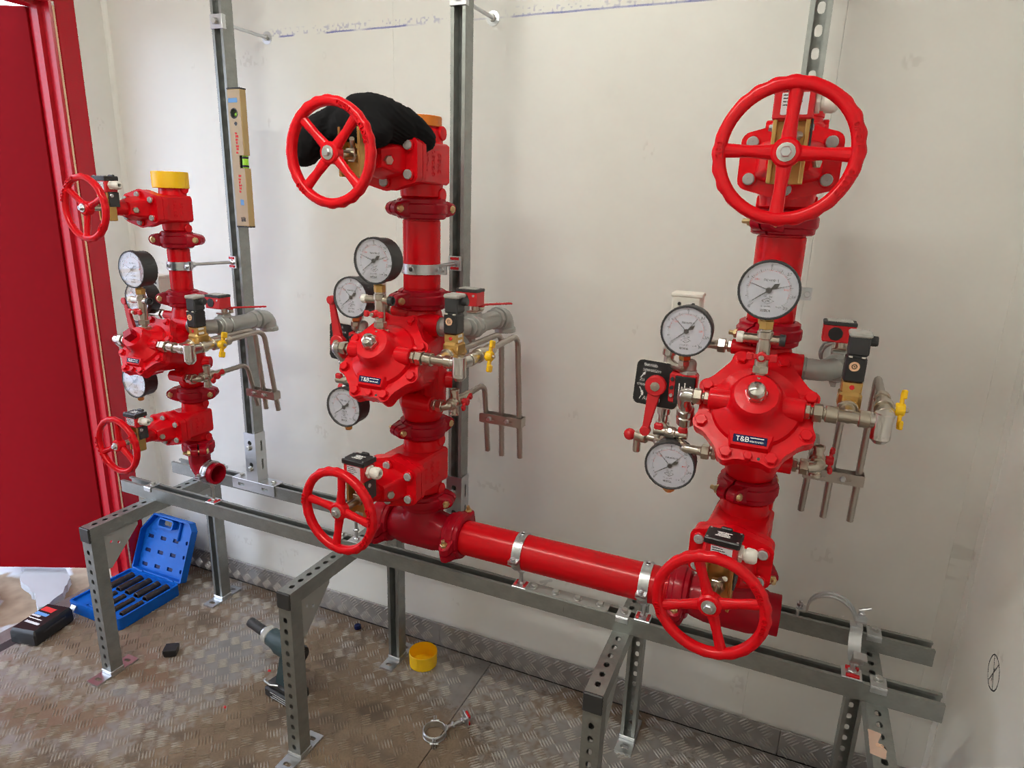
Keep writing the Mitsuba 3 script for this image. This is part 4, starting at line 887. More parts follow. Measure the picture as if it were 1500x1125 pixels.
# ------------------------------------------------------------------ trim of one riser
def trim(n):
    L = n == "L"; X = ST[n]; who = WHO[n]; KX = 0.93 if L else 1.0
    def q(dx, y, z):
        if not L: return A(X + dx, y, z)
        oz = -0.075 if z > 1.12 else -0.075 + (1.12 - z) / 0.12 * 0.022 if z > 1.0 else -0.053
        return A(X + dx * KX, y + 0.042 * min(1, max(0, (-0.25 - y) / 0.2)), z + oz)
    G = lambda s: s
    # gauge cock on the cover and the gauge above it
    yc = -0.540
    k = thing("gauge_cock", f"nickel gauge cock with red wings below the front gauge of the {who}", "valve", "gauge cocks")
    z0 = (1.083 + 0.82 * (0.782 * 0.020 + 0.622 * 0.036 + 0.020)) if L else 1.1535 + 0.782 * 0.020 + 0.622 * 0.036 + 0.020
    p = q(0, yc, 1.30); p = A(p[0], p[1], 0); zz = lambda z: p + A(0, 0, z - 0.0) 
    dz = -0.075 if L else 0.0
    part(k, "union", cat(hexp(zz(z0 - 0.004), zz(z0 + 0.012), 0.031), cyl(zz(z0 + 0.012), zz(z0 + 0.017), 0.009), hexp(zz(z0 + 0.017), zz(z0 + 0.030), 0.025)), "m_nickel")
    part(k, "body", cat(cyl(zz(z0 + 0.028), zz(1.308 + dz), 0.0115), cyl(zz(1.258 + dz), zz(1.258 + dz) + A(0, -0.016, 0), 0.0095), collar(zz(1.296 + dz), (0, 0, 1), 0.0135, 0.014), cyl(zz(1.289 + dz) - A(0.036, 0, 0), zz(1.289 + dz) + A(0.026, 0, 0), 0.0082)), "m_nickel")
    part(k, "wings", butterfly(zz(1.261 + dz) + A(0, -0.022, 0), (0, -1, 0), (1, 0, 0.0), 0.95), "m_redplastic", label="red wing handle")
    part(k, "wing_screw", cyl(zz(1.261 + dz) + A(0, -0.028, 0), zz(1.261 + dz) + A(0, -0.034, 0), 0.0045, n=14), "m_nickel")
    part(k, "plug", cyl(zz(1.289 + dz) - A(0.046, 0, 0), zz(1.289 + dz) - A(0.034, 0, 0), 0.010), "m_white", label="white plastic plug")
    part(k, "outlet", cat(ringtube(0.0105, 0.0075, 0.010, zz(1.289 + dz) + A(0.024, 0, 0), (1, 0, 0), 20), cyl(zz(1.289 + dz) + A(0.024, 0, 0), zz(1.289 + dz) + A(0.030, 0, 0), 0.0078, n=16)), "m_dark")
    part(k, "gauge_socket", hexp(zz(1.306 + dz), zz(1.322 + dz), 0.022, 6), "m_brass", label="brass gauge socket")
    side = {"M": "middle riser", "R": "nearest riser", "L": "small riser"}[n]
    G_TOP.put("pressure_gauge", f"round pressure gauge standing on the cock in front of the {side}", "pressure gauge", M4(q(-0.003, -0.552, 1.374)), "pressure gauges")
    gu, gl = q(-0.146, -0.446, 1.272), q(-0.145, -0.490, 1.008)
    G_SIDE.put("pressure_gauge", f"round pressure gauge above the black plate of the {side}", "pressure gauge", M4(gu), "pressure gauges", swap={"m_dark": "m_dark"})
    G_LOW.put("pressure_gauge", f"lowest round pressure gauge of the {side}, below the black plate", "pressure gauge", M4(gl), "pressure gauges")
    # manifold left of the valve
    k = thing("trim_manifold", f"nickel pipe manifold linking the side gauges of the {who}", "pipework", "trim manifolds")
    s = 0.82 if L else 1.0; zc = 1.083 if L else 1.1535
    b1, b2 = A(X - 0.062 * s, YP - 0.028 * s, zc + 0.088 * s), A(X - 0.060 * s, YP - 0.129 * s, zc - 0.104 * s)
    vx = q(-0.188, -0.366, 1.2); vx = A(vx[0], vx[1], 0)
    t1, t2 = vx + A(0, 0, b1[2]), vx + A(0, 0.0, b2[2])
    part(k, "union", union_nut(b1, (-1, 0, 0)), "m_nickel"); part(k, "union", union_nut(b2, (-1, 0, 0)), "m_nickel")
    part(k, "branch", tube([b1 + A(-0.030, 0, 0), A(b1[0] - 0.075, b1[1], b1[2]), t1], 0.0088, 0.012), "m_nickel")
    part(k, "branch", tube([b2 + A(-0.030, 0, 0), A(b2[0] - 0.060, b2[1], b2[2]), t2], 0.0088, 0.012), "m_nickel")
    part(k, "upright", cat(cyl(vx + A(0, 0, b2[2] - 0.035), vx + A(0, 0, b1[2] + 0.03), 0.0108), *[collar(vx + A(0, 0, z), (0, 0, 1), 0.0145, 0.016) for z in (b2[2], b2[2] + 0.032, b1[2] - 0.03, b1[2])]), "m_chrome")
    gs = gu + A(0, 0.012, -0.062)
    part(k, "gauge_branch", cat(tube([gs, gs + A(0, 0, -0.016), gs + A(-0.02, 0.02, -0.018), vx + A(0, 0, gs[2] - 0.018)], 0.0085, 0.01), hexp(gs + A(0, 0, -0.010), gs + A(0, 0, 0.002), 0.02)), "m_nickel")
    ge = gl + A(0, 0.012, 0.0); gt = A(gl[0] - 0.01, gl[1] + 0.03, gl[2] + 0.058)
    part(k, "gauge_branch", cat(tube([gl + A(0, 0.036, 0), gl + A(0, 0.06, 0), A(gl[0], gl[1] + 0.06, b2[2] - 0.02), A(vx[0], gl[1] + 0.06, b2[2] - 0.02), vx + A(0, 0, b2[2] - 0.02)], 0.0085, 0.012)), "m_nickel")
    part(k, "stop_cock", cat(cyl(gt + A(-0.034, 0, 0), gt + A(0.034, 0, 0), 0.0095), collar(gt, (1, 0, 0), 0.0125, 0.02), cyl(gt, gt + A(0, -0.012, 0.008), 0.006)), "m_nickel")
    for sx in (-1, 1): part(k, "wing", cbox(gt + A(sx * 0.024, -0.004, 0.010), (0.018, 0.012, 0.014), 0.003), "m_redplastic", False, label="red wing")
    # test cock with the ball-ended lever at the lower left
    rb = q(-0.262, -0.345, 1.008); bx_ = vx + A(0, 0, rb[2])
    part(k, "test_cock", cat(tube([vx + A(0, 0, rb[2] + 0.006), A(rb[0] + 0.015, rb[1] - 0.01, rb[2] + 0.006)], 0.0085), collar(rb + A(0.03, -0.015, 0.004), (1, -0.3, 0), 0.013, 0.026), cyl(rb + A(0.020, -0.012, -0.002), rb + A(0.020, -0.012, -0.034), 0.0085), cyl(rb + A(0.004, 0, 0), rb + A(0.03, -0.012, 0.004), 0.0045)), "m_nickel")
    part(k, "ball_knob", trimesh.creation.icosphere(3, 0.0135).apply_translation(rb), "m_redplastic", True, label="red ball knob")
    # pressure switch box behind the upper gauge
    bb = q(-0.165, -0.335, 1.310)
    k = thing("pressure_switch", f"cream pressure switch box behind the gauges of the {who}", "switch", "pressure switches")
    pb = part(k, "housing", box(bb[0] - 0.030, bb[0] + 0.030, bb[1] - 0.022, bb[1] + 0.022, bb[2] - 0.045, bb[2] + 0.022, 0.004), "m_white", False)
    part(pb, "lid_rim", box(bb[0] - 0.0325, bb[0] + 0.0325, bb[1] - 0.0245, bb[1] + 0.0245, bb[2] + 0.016, bb[2] + 0.024, 0.002), "m_white", False)
    for zt in range(3):
        for sx in (-1, 1): part(pb, "terminal", cyl((bb[0] + sx * 0.014, bb[1] - 0.0215, bb[2] - 0.028 + zt * 0.015), (bb[0] + sx * 0.014, bb[1] - 0.0235, bb[2] - 0.028 + zt * 0.015), 0.0038, n=12), "m_dark", False)
    part(k, "nipple", tube([bb + A(0, 0, -0.045), bb + A(0, 0, -0.062), A(vx[0], vx[1], b1[2] + 0.02)], 0.008, 0.008), "m_brass")
    # black instruction plate with the alarm shut-off lever and its switch
    pc = q(-0.200, -0.408, 1.150)
    k = thing("alarm_plate", f"black instruction plate with rounded corners on the {who}", "sign", "instruction plates")
    R2 = FRONT @ rot((0, 0, 1), -3)
    pg = sg.box(-0.046, -0.049, 0.046, 0.046).buffer(-0.012).buffer(0.012)
    part(k, "sheet", prism(pg.buffer(0.0016), 0.0016, R2, pc), "m_white", False, label="white edge of the plate")
    f = part(k, "face", prism(pg, 0.0006, R2, pc + A(0, -0.0015, 0)), "m_black", False)
    def tx(s, h, u, v): m = text(s, h, 0.0003, False, False); return xf(m, R2, pc + A(0, -0.0020, 0) + R2 @ A(u, v, 0))
    ar = lambda u, v, a: prism(sg.Polygon([(-0.008, -0.0008), (0.002, -0.0008), (0.002, -0.0032), (0.009, 0), (0.002, 0.0032), (0.002, 0.0008), (-0.008, 0.0008)]), 0.0003, R2 @ rot((0, 0, 1), a), pc + A(0, -0.0020, 0) + R2 @ A(u, v, 0))
    part(f, "lettering", cat(tx("Betrieb", 0.0062, -0.032, 0.034), tx("operation", 0.0062, -0.033, 0.023), tx("Zu", 0.0062, -0.037, 0.001), tx("closed", 0.0062, -0.041, -0.009), tx("ALARM", 0.0078, -0.026, -0.039), ar(-0.031, 0.014, 55), ar(-0.031, -0.019, -60), ar(-0.029, -0.031, 65)), "m_whiteprint", False, label="white lettering and arrows")
    part(k, "stay", cyl(pc + A(0.016, 0.0, 0.0), A(vx[0], vx[1] + 0.0, pc[2]), 0.006, n=12), "m_nickel")
    pv = q(-0.197, -0.436, 1.153); dn = n == "R"
    k = thing("shutoff_lever", f"red alarm lever of the {who}, " + ("pointing down over the black plate" if dn else "pointing up past the black plate"), "handle", "alarm shut-off levers")
    d = A(-0.13, 0.02, -1) if dn else A(-0.10, 0.0, 1); d /= np.linalg.norm(d); w = np.cross(d, A(0, 1, 0))
    Lv = 0.098 if dn else 0.108
    part(k, "hub", lathe([(0.020, 0), (0.021, 0.002), (0.021, 0.014), (0.019, 0.016), (0.010, 0.0165)], pv + A(0, 0.006, 0), (0, -1, 0), 28), "m_redplastic")
    part(k, "arm", hull(np.vstack([cbox(pv + d * 0.010, (0.026, 0.010, 0.004), 0.001, np.column_stack([w, (0, 1, 0), d])).vertices, cbox(pv + d * Lv + A(0, -0.008, 0), (0.013, 0.009, 0.006), 0.002, np.column_stack([w, (0, 1, 0), d])).vertices])), "m_redplastic", False)
    part(k, "tip", cyl(pv + d * Lv + A(0, -0.016, 0), pv + d * Lv + A(0, 0.002, 0), 0.0105), "m_redplastic")
    part(k, "screw", cat(lathe([(0.0095, 0), (0.0095, 0.002), (0.0055, 0.0025)], pv + A(0, -0.0102, 0), (0, -1, 0), 18), hexp(pv + A(0, -0.012, 0), pv + A(0, -0.016, 0), 0.0075)), "m_nickel", label="nickel screw")
    part(k, "stem", cyl(pv + A(0, 0.006, 0), A(pv[0], vx[1], pv[2]), 0.008), "m_nickel")
    c = q(-0.142, -0.418, 1.160)
    k = thing("limit_switch", f"red and black limit switch with grey gland on the {who}", "switch", "limit switches")
    part(k, "housing", box(c[0] - 0.030, c[0] + 0.024, c[1] - 0.014, c[1] + 0.018, c[2] - 0.040, c[2] + 0.022, 0.003), "m_redplastic", False)
    part(k, "cover", box(c[0] - 0.018, c[0] + 0.022, c[1] - 0.019, c[1] - 0.0142, c[2] - 0.040, c[2] + 0.018, 0.002), "m_black", False, label="black cover")
    part(k, "cover_print", cat(*[box(c[0] - 0.010 + i * 0.0055, c[0] - 0.0075 + i * 0.0055, c[1] - 0.0194, c[1] - 0.019, c[2] - 0.026, c[2] + (0.004, -0.002, 0.006, -0.004, 0.0)[i], 0) for i in range(5)]), "m_whiteprint", False)
    for zz_ in (0.010, -0.008, -0.024): part(k, "screw", cyl((c[0] - 0.024, c[1] - 0.0135, c[2] + zz_), (c[0] - 0.024, c[1] - 0.018, c[2] + zz_), 0.004, n=12), "m_dark" if zz_ > -0.02 else "m_zinc")
    g0 = A(c[0] + 0.004, c[1], c[2] + 0.021)
    part(k, "gland", cat(hexp(g0, g0 + A(0, 0, 0.008), 0.031), lathe([(0.0125, 0.008), (0.0145, 0.010), (0.0145, 0.022), (0.013, 0.027), (0.009, 0.030), (0.006, 0.030), (0.006, 0.02), (0, 0.02)], g0, (0, 0, 1), 22)), "m_greyplastic", label="grey cable gland")
    # left boss: union, elbow and check cup
    ye, ze = (YP + 0.82 * (-0.155 - 0.0219), 1.083 + 0.82 * 0.0174) if L else (YP - 0.155 - 0.0219, 1.1535 + 0.0174)
    lb = A(X - 0.080 * s, ye, ze)
    k = thing("elbow_fitting", f"nickel elbow and cup fitting on the valve cover of the {who}", "pipe fitting", "elbow fittings")
    part(k, "union", union_nut(lb, (-1, 0, 0)), "m_nickel")
    e = lb + A(-0.046, 0.0, 0.0)
    part(k, "elbow", tube([lb + A(-0.030, 0, 0), e, e + A(0, 0.018, -0.020), e + A(0.002, 0.034, -0.040)], 0.0125, 0.012, 18), "m_chrome")
    cdir = A(0.0, 0.42, -0.9); c0 = e + A(0.002, 0.030, -0.034)
    part(k, "cup", lathe([(0.013, 0.0), (0.0165, 0.002), (0.0165, 0.014), (0.0145, 0.016), (0.0175, 0.018), (0.0175, 0.036), (0.012, 0.042), (0.004, 0.043)], c0, cdir, 26), "m_chrome", label="chrome cup")
    # right boss: union, tee with solenoid, elbow, test cock
    rb_ = A(X + 0.080 * s, ye, ze); xs_ = 0.148 * KX; xe = X + 0.196 * KX - (0.006 if L else 0)
    k = thing("test_line", f"nickel test line with a yellow-winged cock on the {who}", "pipework", "test lines")
    part(k, "union", union_nut(rb_, (1, 0, 0), 0.0115), "m_nickel")
    part(k, "tee", cat(cyl(rb_ + A(0.030, 0, 0), A(xe - 0.012, ye, ze), 0.0105), collar(A(X + 0.122 * KX, ye, ze), (1, 0, 0), 0.0145, 0.020), collar(A(xe - 0.024, ye, ze), (1, 0, 0), 0.0145, 0.018), cyl(A(X + xs_, ye, ze), A(X + xs_, ye + 0.040, ze + 0.002), 0.013), collar(A(X + xs_, ye + 0.038, ze + 0.002), (0, 1, 0), 0.0175, 0.012)), "m_nickel")
    part(k, "elbow", cat(tube([A(xe - 0.016, ye, ze), A(xe + 0.004, ye, ze), A(xe + 0.010, ye + 0.026, ze + 0.002)], 0.0135, 0.012, 20), cyl(A(xe + 0.003, ye - 0.003, ze + 0.016), A(xe + 0.003, ye - 0.003, ze - 0.024), 0.0150, 0.0155), lathe([(0.0155, 0), (0.0155, 0.006), (0.009, 0.014), (0, 0.0145)], A(xe + 0.003, ye - 0.003, ze - 0.023), (0, 0, -1), 22)), "m_chrome", label="chrome elbow")
    yv = q(0.226, -0.472, 1.176)
    pC = A(X + 0.213 * KX, -0.262, ze + 0.016)
    v0 = A(xe + 0.010, ye + 0.024, ze + 0.002); v1 = v0 + (pC - v0) * 0.42
    dv = (v1 - v0) / np.linalg.norm(v1 - v0)
    part(k, "cock_body", cat(cyl(v0, v1, 0.0110), collar(v0 + dv * 0.012, dv, 0.0145, 0.016), collar(v0 + dv * 0.052, dv, 0.0165, 0.022), collar(v1 - dv * 0.004, dv, 0.0140, 0.018), cyl(v0 + dv * 0.052, v0 + dv * 0.052 + A(0.020, 0, 0), 0.0075)), "m_nickel")
    part(k, "wings", butterfly(v0 + dv * 0.052 + A(0.026, 0, 0), (1, 0, 0), (0, 0.25, 1), 1.35), "m_yellow", False, label="yellow wing handle")
    part(k, "wing_screw", cyl(v0 + dv * 0.052 + A(0.030, 0, 0), v0 + dv * 0.052 + A(0.038, 0, 0), 0.0045, n=14), "m_nickel")
    zb = 0.848 if not L else 0.853
    pts = [(v1, pC, A(pC[0], -0.226, zb + 0.002))]
    def drain(which, label, p0, pe, foot):
        return solo("drain_tube", tube([p0, pe, foot], 0.0072, 0.030, 16), "m_steel", label, "tube", "drain tubes")
    drain("C", f"bent steel drain tube behind the yellow-winged cock of the {who}", v1 - dv * 0.006, pC, A(pC[0] + 0.002, -0.224, zb))
    # solenoid valve with brass body and plug connector
    so = A(X + 0.150 * KX, ye + 0.062, ze + 0.0)
    k = thing("solenoid_valve", f"black solenoid valve with brass body on the {who}", "valve", "solenoid valves")
    part(k, "brass_body", cat(box(so[0] - 0.0165, so[0] + 0.0165, so[1] - 0.014, so[1] + 0.018, ze + 0.030, ze + 0.050, 0.002), box(so[0] - 0.0185, so[0] + 0.0185, so[1] - 0.020, so[1] + 0.026, ze - 0.002, ze + 0.032, 0.006), hexp((so[0], so[1] - 0.026, ze + 0.004), (so[0], so[1] + 0.034, ze + 0.004), 0.030)), "m_brass", False, label="brass valve body")
    part(k, "red_screw", cyl((so[0], so[1] - 0.0135, ze + 0.040), (so[0], so[1] - 0.0155, ze + 0.040), 0.0042, n=14), "m_redplastic")
    for sz in (0.034, 0.046): part(k, "side_plate", box(so[0] + 0.016, so[0] + 0.0178, so[1] - 0.010, so[1] + 0.008, ze + sz - 0.003, ze + sz + 0.003, 0.0005), "m_white", False)
    part(k, "coil", box(so[0] - 0.0165, so[0] + 0.0165, so[1] - 0.018, so[1] + 0.020, ze + 0.050, ze + 0.094, 0.003), "m_black", False, label="black coil")
    part(k, "coil_nut", cat(ringtube(0.0085, 0.0045, 0.0012, (so[0] - 0.002, so[1] - 0.018, ze + 0.078), (0, -1, 0), 22), ringtube(0.003, 0.0012, 0.0012, (so[0] - 0.002, so[1] - 0.018, ze + 0.078), (0, -1, 0), 14)), "m_seal", label="round gold mark")
    part(k, "connector", cat(box(so[0] - 0.0155, so[0] + 0.0175, so[1] - 0.016, so[1] + 0.020, ze + 0.096, ze + 0.130, 0.003), box(so[0] - 0.0145, so[0] + 0.0145, so[1] - 0.014, so[1] + 0.016, ze + 0.093, ze + 0.097, 0.0005), cyl((so[0] + 0.012, so[1] + 0.008, ze + 0.120), (so[0] + 0.030, so[1] + 0.008, ze + 0.121), 0.009)), "m_dark", False, label="plug connector with cable outlet")
    part(k, "lid", box(so[0] - 0.0172, so[0] + 0.0192, so[1] - 0.018, so[1] + 0.022, ze + 0.128, ze + 0.1375, 0.003), "m_greyplastic", False, label="grey lid")
    for sx in (-1, 1): part(k, "seal_tab", box(so[0] + sx * 0.010 - 0.003, so[0] + sx * 0.010 + 0.003, so[1] - 0.0188, so[1] - 0.0155, ze + 0.093, ze + 0.0958, 0.0003), "m_white", False)
    pB = A(X + 0.163 * KX, -0.250, ze + 0.014)
    drain("B", f"bent steel drain tube behind the solenoid valve of the {who}", A(so[0], so[1] + 0.028, ze + 0.006), pB, A(X + 0.161 * KX, -0.223, zb - 0.003))
    # lower outlet with red-winged cock
    ob = A(X + 0.076 * s, YP - 0.081 * s, zc - 0.118 * s)
    k = thing("drain_cock", f"nickel drain cock with red wings low on the {who}", "valve", "drain cocks")
    part(k, "union", union_nut(ob, (1, 0, 0), 0.0108), "m_nickel")
    oe = ob + A(0.044, 0.002, 0.004); of = A(X + 0.118 * KX, -0.345, ob[2] + 0.006)
    dd = (of - oe) / np.linalg.norm(of - oe)
    part(k, "body", cat(tube([ob + A(0.028, 0, 0), oe, of], 0.0108, 0.012, 18), collar(oe + dd * 0.014, dd, 0.0148, 0.014), collar(oe + dd * 0.040, dd, 0.0150, 0.022), cyl(oe + dd * 0.028 + A(0, 0, 0.026), oe + dd * 0.028 - A(0, 0, 0.026), 0.0098), cyl(oe + dd * 0.042, oe + dd * 0.042 + A(0.018, 0, 0), 0.007)), "m_nickel")
    for sz in (1, -1): part(k, "port", ringtube(0.0112, 0.008, 0.008, oe + dd * 0.028 + A(0, 0, sz * 0.024), (0, 0, sz), 20), "m_nickel")
    part(k, "wings", butterfly(oe + dd * 0.042 + A(0.024, 0, 0), (1, 0, 0), (0, 0.15, 1) if n == "R" else (0, 0.9, 0.5), 1.0), "m_redplastic", False, label="red wing handle")
    pA = A(X + 0.119 * KX, -0.252, ob[2] + 0.010)
    drain("A", f"short bent steel drain tube behind the red-winged cock of the {who}", of - dd * 0.008, pA, A(X + 0.115 * KX, -0.214, zb))
    # bracket that gathers the three tubes
    k = thing("tube_bracket", f"flat steel bracket gathering the three drain tubes of the {who}", "bracket", "tube brackets")
    zbk = 0.952 if not L else 0.905
    x0, x1 = X + 0.105 * KX, X + 0.226 * KX
    def tube_x(pe, foot): t = (pe[2] - zbk) / (pe[2] - foot[2]); return pe + (foot - pe) * t
    fr = sg.box(x0, zbk - 0.0125, x1, zbk + 0.0125).buffer(-0.003).buffer(0.003)
    xm = [x0 + 0.032, x1 - 0.038]
    fr = fr.difference(unary_union([sg.LineString([(m_ - 0.009, zbk), (m_ + 0.009, zbk)]).buffer(0.0042) for m_ in xm]))
    part(k, "front_strip", prism(fr, 0.0022, FRONT, (0, -0.2475, 0)), "m_steel", False)
    part(k, "back_strip", cat(prism(sg.box(x0, zbk - 0.0125, x1, zbk + 0.0125), 0.0022, FRONT, (0, -0.2215, 0)), box(x1 - 0.002, x1, -0.2497, -0.2215, zbk - 0.0125, zbk + 0.0125, 0.0006)), "m_steel", False)
    for m_ in xm: part(k, "bolt", cat(hexbolt((m_ - 0.003, -0.2497, zbk), (0, -1, 0), 0.0105, 0.005, 0.0062), cyl((m_ - 0.003, -0.2497, zbk), (m_ - 0.003, -0.2225, zbk), 0.003, n=10)), "m_zinc")
    # galvanised alarm line with ball valve
    nz = zc + 0.060 * s; ny = YP - 0.030 * s; nx = X + 0.070 * s; gx_ = X + 0.118 * KX; rg = 0.0205
    k = thing("drain_valve", f"galvanised drain valve with red lever and switch on the {who}", "valve", "galvanised drain valves")
    part(k, "nipple", tube([A(nx - 0.004, ny, nz), A(gx_ - 0.012, ny, nz), A(gx_ + 0.006, ny + 0.030, nz)], rg, 0.026, 24), "m_galvpipe")
    part(k, "thread", cyl((nx - 0.006, ny, nz), (nx + 0.006, ny, nz), rg + 0.0025), "m_galv")
    y1, y2 = ny + 0.028, -0.205
    gx2 = gx_ + 0.012
    part(k, "body", cat(cyl((gx2, y1, nz), (gx2, y2 + 0.012, nz), rg + 0.0015, n=28), collar((gx2, y1 + 0.018, nz), (0, 1, 0), rg + 0.0085, 0.022), collar((gx2, y1 + 0.046, nz), (0, 1, 0), rg + 0.005, 0.016), hexp((gx2, y2 - 0.022, nz), (gx2, y2 - 0.006, nz), 2 * rg + 0.010, 8), box(gx2 - 0.014, gx2 + 0.014, y1 + 0.012, y1 + 0.044, nz + 0.018, nz + 0.034, 0.004), hull(np.vstack([box(gx2 - 0.012, gx2 + 0.004, y1 + 0.008, y1 + 0.028, nz - 0.024, nz - 0.02, 0).vertices, box(gx2 - 0.004, gx2 + 0.004, y1 + 0.010, y1 + 0.026, nz - 0.038, nz - 0.036, 0).vertices]))), "m_galvpipe", 34)
    eb = tube([A(gx2, y2, nz), A(gx2, -0.166, nz), A(gx2 + 0.004, -0.162, nz - 0.040)], rg + 0.0045, 0.030, 26)
    part(k, "elbow", cut(union(eb, collar((gx2, y2 + 0.004, nz), (0, 1, 0), rg + 0.009, 0.010), cyl((gx2 + 0.0035, -0.162, nz - 0.030), (gx2 + 0.004, -0.162, nz - 0.043), rg + 0.0075, n=26)), cyl((gx2 + 0.004, -0.162, nz - 0.060), (gx2 + 0.0035, -0.162, nz - 0.020), rg, n=24, ch=0)), "m_galvpipe", 34, label="galvanised elbow turned down")
    part(k, "neck", cat(cyl((gx2, y1 + 0.030, nz + 0.030), (gx2, y1 + 0.030, nz + 0.050), 0.0085), box(gx2 - 0.013, gx2 + 0.013, y1 + 0.010, y1 + 0.052, nz + 0.034, nz + 0.038, 0.001), hexp((gx2 + 0.010, y1 + 0.045, nz + 0.038), (gx2 + 0.010, y1 + 0.045, nz + 0.046), 0.012)), "m_nickel", False)
    part(k, "lever", cat(box(gx2 + 0.004, gx2 + 0.020, y1 + 0.030, y1 + 0.044, nz + 0.046, nz + 0.050, 0.0015), xf(box(0, 0.012, 0, 0.115, 0, 0.0045, 0.0018), rot((0, 0, 1), -14) @ rot((1, 0, 0), -4), (gx2 + 0.008, y1 + 0.040, nz + 0.049))), "m_redplastic", False, label="flat red lever")
    sw = part(k, "switch", box(gx2 - 0.034, gx2 + 0.022, y1 - 0.006, y1 + 0.036, nz + 0.052, nz + 0.086, 0.002), "m_redplastic", False, label="red switch box")
    part(sw, "cable_port", cyl((gx2 - 0.012, y1 - 0.0055, nz + 0.069), (gx2 - 0.012, y1 - 0.008, nz + 0.069), 0.0125, n=24), "m_black", label="round black cable port")
    part(sw, "lid", box(gx2 - 0.035, gx2 + 0.023, y1 - 0.007, y1 + 0.037, nz + 0.084, nz + 0.091, 0.0015), "m_dark", False, label="black lid")
    part(sw, "lid_top", box(gx2 - 0.028, gx2 + 0.016, y1 - 0.002, y1 + 0.030, nz + 0.0905, nz + 0.093, 0.001), "m_greyplastic", False)
    part(sw, "screw", cyl((gx2 + 0.013, y1 - 0.0055, nz + 0.077), (gx2 + 0.013, y1 - 0.0075, nz + 0.077), 0.003, n=10), "m_zinc")
for n in ("R", "M", "L"): trim(n)
# ================================================================== loose things
# the empty clamp swung open on the front rail
k = thing("open_pipe_clamp", "empty hinged zinc pipe clamp standing open on the front rail near the right wall", "pipe clamp")
cc = A(0.215, YP, 0.650); r0 = 0.0455
def halfband(R, c, w=0.0245):
    ring = sg.Point(0, 0).buffer(r0 + 0.003, quad_segs=14).difference(sg.Point(0, 0).buffer(r0, quad_segs=14)).intersection(sg.box(-1, -1, 1, -0.001))
    rib = sg.Point(0, 0).buffer(r0 + 0.0045, quad_segs=14).difference(sg.Point(0, 0).buffer(r0 + 0.002, quad_segs=14)).intersection(sg.box(-1, -1, 1, -0.006))
    lug = unary_union([sg.box(r0, -0.0035, r0 + 0.024, -0.0005), sg.box(-r0 - 0.024, -0.0035, -r0, -0.0005)])
    return cat(prism(ring.union(lug), w, R, c - R[:, 2] * w / 2), prism(rib, 0.004, R, c - R[:, 2] * w * 0.36), prism(rib, 0.004, R, c + R[:, 2] * (w * 0.36 - 0.004)))
part(k, "lower_band", halfband(np.column_stack([(0, 1, 0), (0, 0, 1), (1, 0, 0)]), cc), "m_zinc", 30)
Ra = np.column_stack([(-0.97, 0.15, -0.14), (0.13, 0.0, -0.99), np.cross((-0.97, 0.15, -0.14), (0.13, 0.0, -0.99))]); Ra = np.linalg.qr(Ra)[0] * np.sign(np.diag(np.linalg.qr(Ra)[1]))
ub = part(k, "upper_band", halfband(Ra, A(0.163, YP + 0.050, 0.662)), "m_zinc", 30)
part(ub, "hinge_screw", cat(cyl((0.217, YP + 0.058, 0.640), (0.222, YP + 0.058, 0.690), 0.0036, n=12), hexp((0.221, YP + 0.058, 0.672), (0.222, YP + 0.058, 0.680), 0.012), cbox((0.226, YP + 0.056, 0.690), (0.026, 0.007, 0.005), 0.001, rot((0, 1, 0), -25))), "m_zinc")
part(ub, "lug_screw", cat(cyl((0.098, YP + 0.058, 0.634), (0.102, YP + 0.058, 0.674), 0.0036, n=12), hexp((0.100, YP + 0.058, 0.660), (0.101, YP + 0.058, 0.668), 0.012)), "m_zinc")
part(k, "stud", cat(cyl((0.215, YP, ZR), (0.215, YP, cc[2] - r0 - 0.001), 0.005, n=14), hexp((0.215, YP, ZR + 0.0044), (0.215, YP, ZR + 0.012), 0.0165), hexp((0.215, YP, cc[2] - r0 - 0.014), (0.215, YP, cc[2] - r0 - 0.003), 0.016)), "m_zinc")
bp = part(k, "base_plate", box(0.195, 0.235, YP - 0.019, YP + 0.019, ZR, ZR + 0.0044, 0.0015), "m_zinc", False)
part(bp, "retainer", cat(box(0.203, 0.229, YP - 0.0175, YP - 0.0095, ZR + 0.0044, ZR + 0.010, 0.001), box(0.203, 0.229, YP + 0.0095, YP + 0.0175, ZR + 0.0044, ZR + 0.010, 0.001)), "m_redplastic", False, label="red plastic retainer")

# spirit level held to the left post
k = thing("spirit_level", "wooden-coloured spirit level with green vials standing against the left strut post", "spirit level")
lx0, lx1, ly0, ly1, lz0, lz1 = -1.5785, -1.5290, -0.199, -0.176, 1.407, 1.797
part(k, "body", cut(box(lx0, lx1, ly0, ly1, lz0 + 0.003, lz1 - 0.003, 0.0015), cyl((lx0 + 0.022, ly0 - 0.01, 1.728), (lx0 + 0.022, ly1 + 0.01, 1.728), 0.0145, n=24, ch=0), box(lx1 - 0.020, lx1 + 0.01, ly0 - 0.01, ly1 + 0.01, 1.577, 1.613, 0)), "m_wood", False, label="golden body")
part(k, "face", cut(box(lx0 + 0.0015, lx1 - 0.002, ly0 - 0.0006, ly0 + 0.0002, lz0 + 0.006, lz1 - 0.006, 0), cyl((lx0 + 0.022, ly0 - 0.01, 1.728), (lx0 + 0.022, ly1 + 0.01, 1.728), 0.0145, n=24, ch=0), box(lx1 - 0.020, lx1 + 0.01, ly0 - 0.01, ly1 + 0.01, 1.577, 1.613, 0)), "m_woodface", False)
for z0, z1 in ((lz0, lz0 + 0.004), (lz1 - 0.004, lz1)): part(k, "end_cap", box(lx0 - 0.0006, lx1 + 0.0006, ly0 - 0.0012, ly1 + 0.0006, z0, z1, 0.001), "m_black", False, label="black end cap")
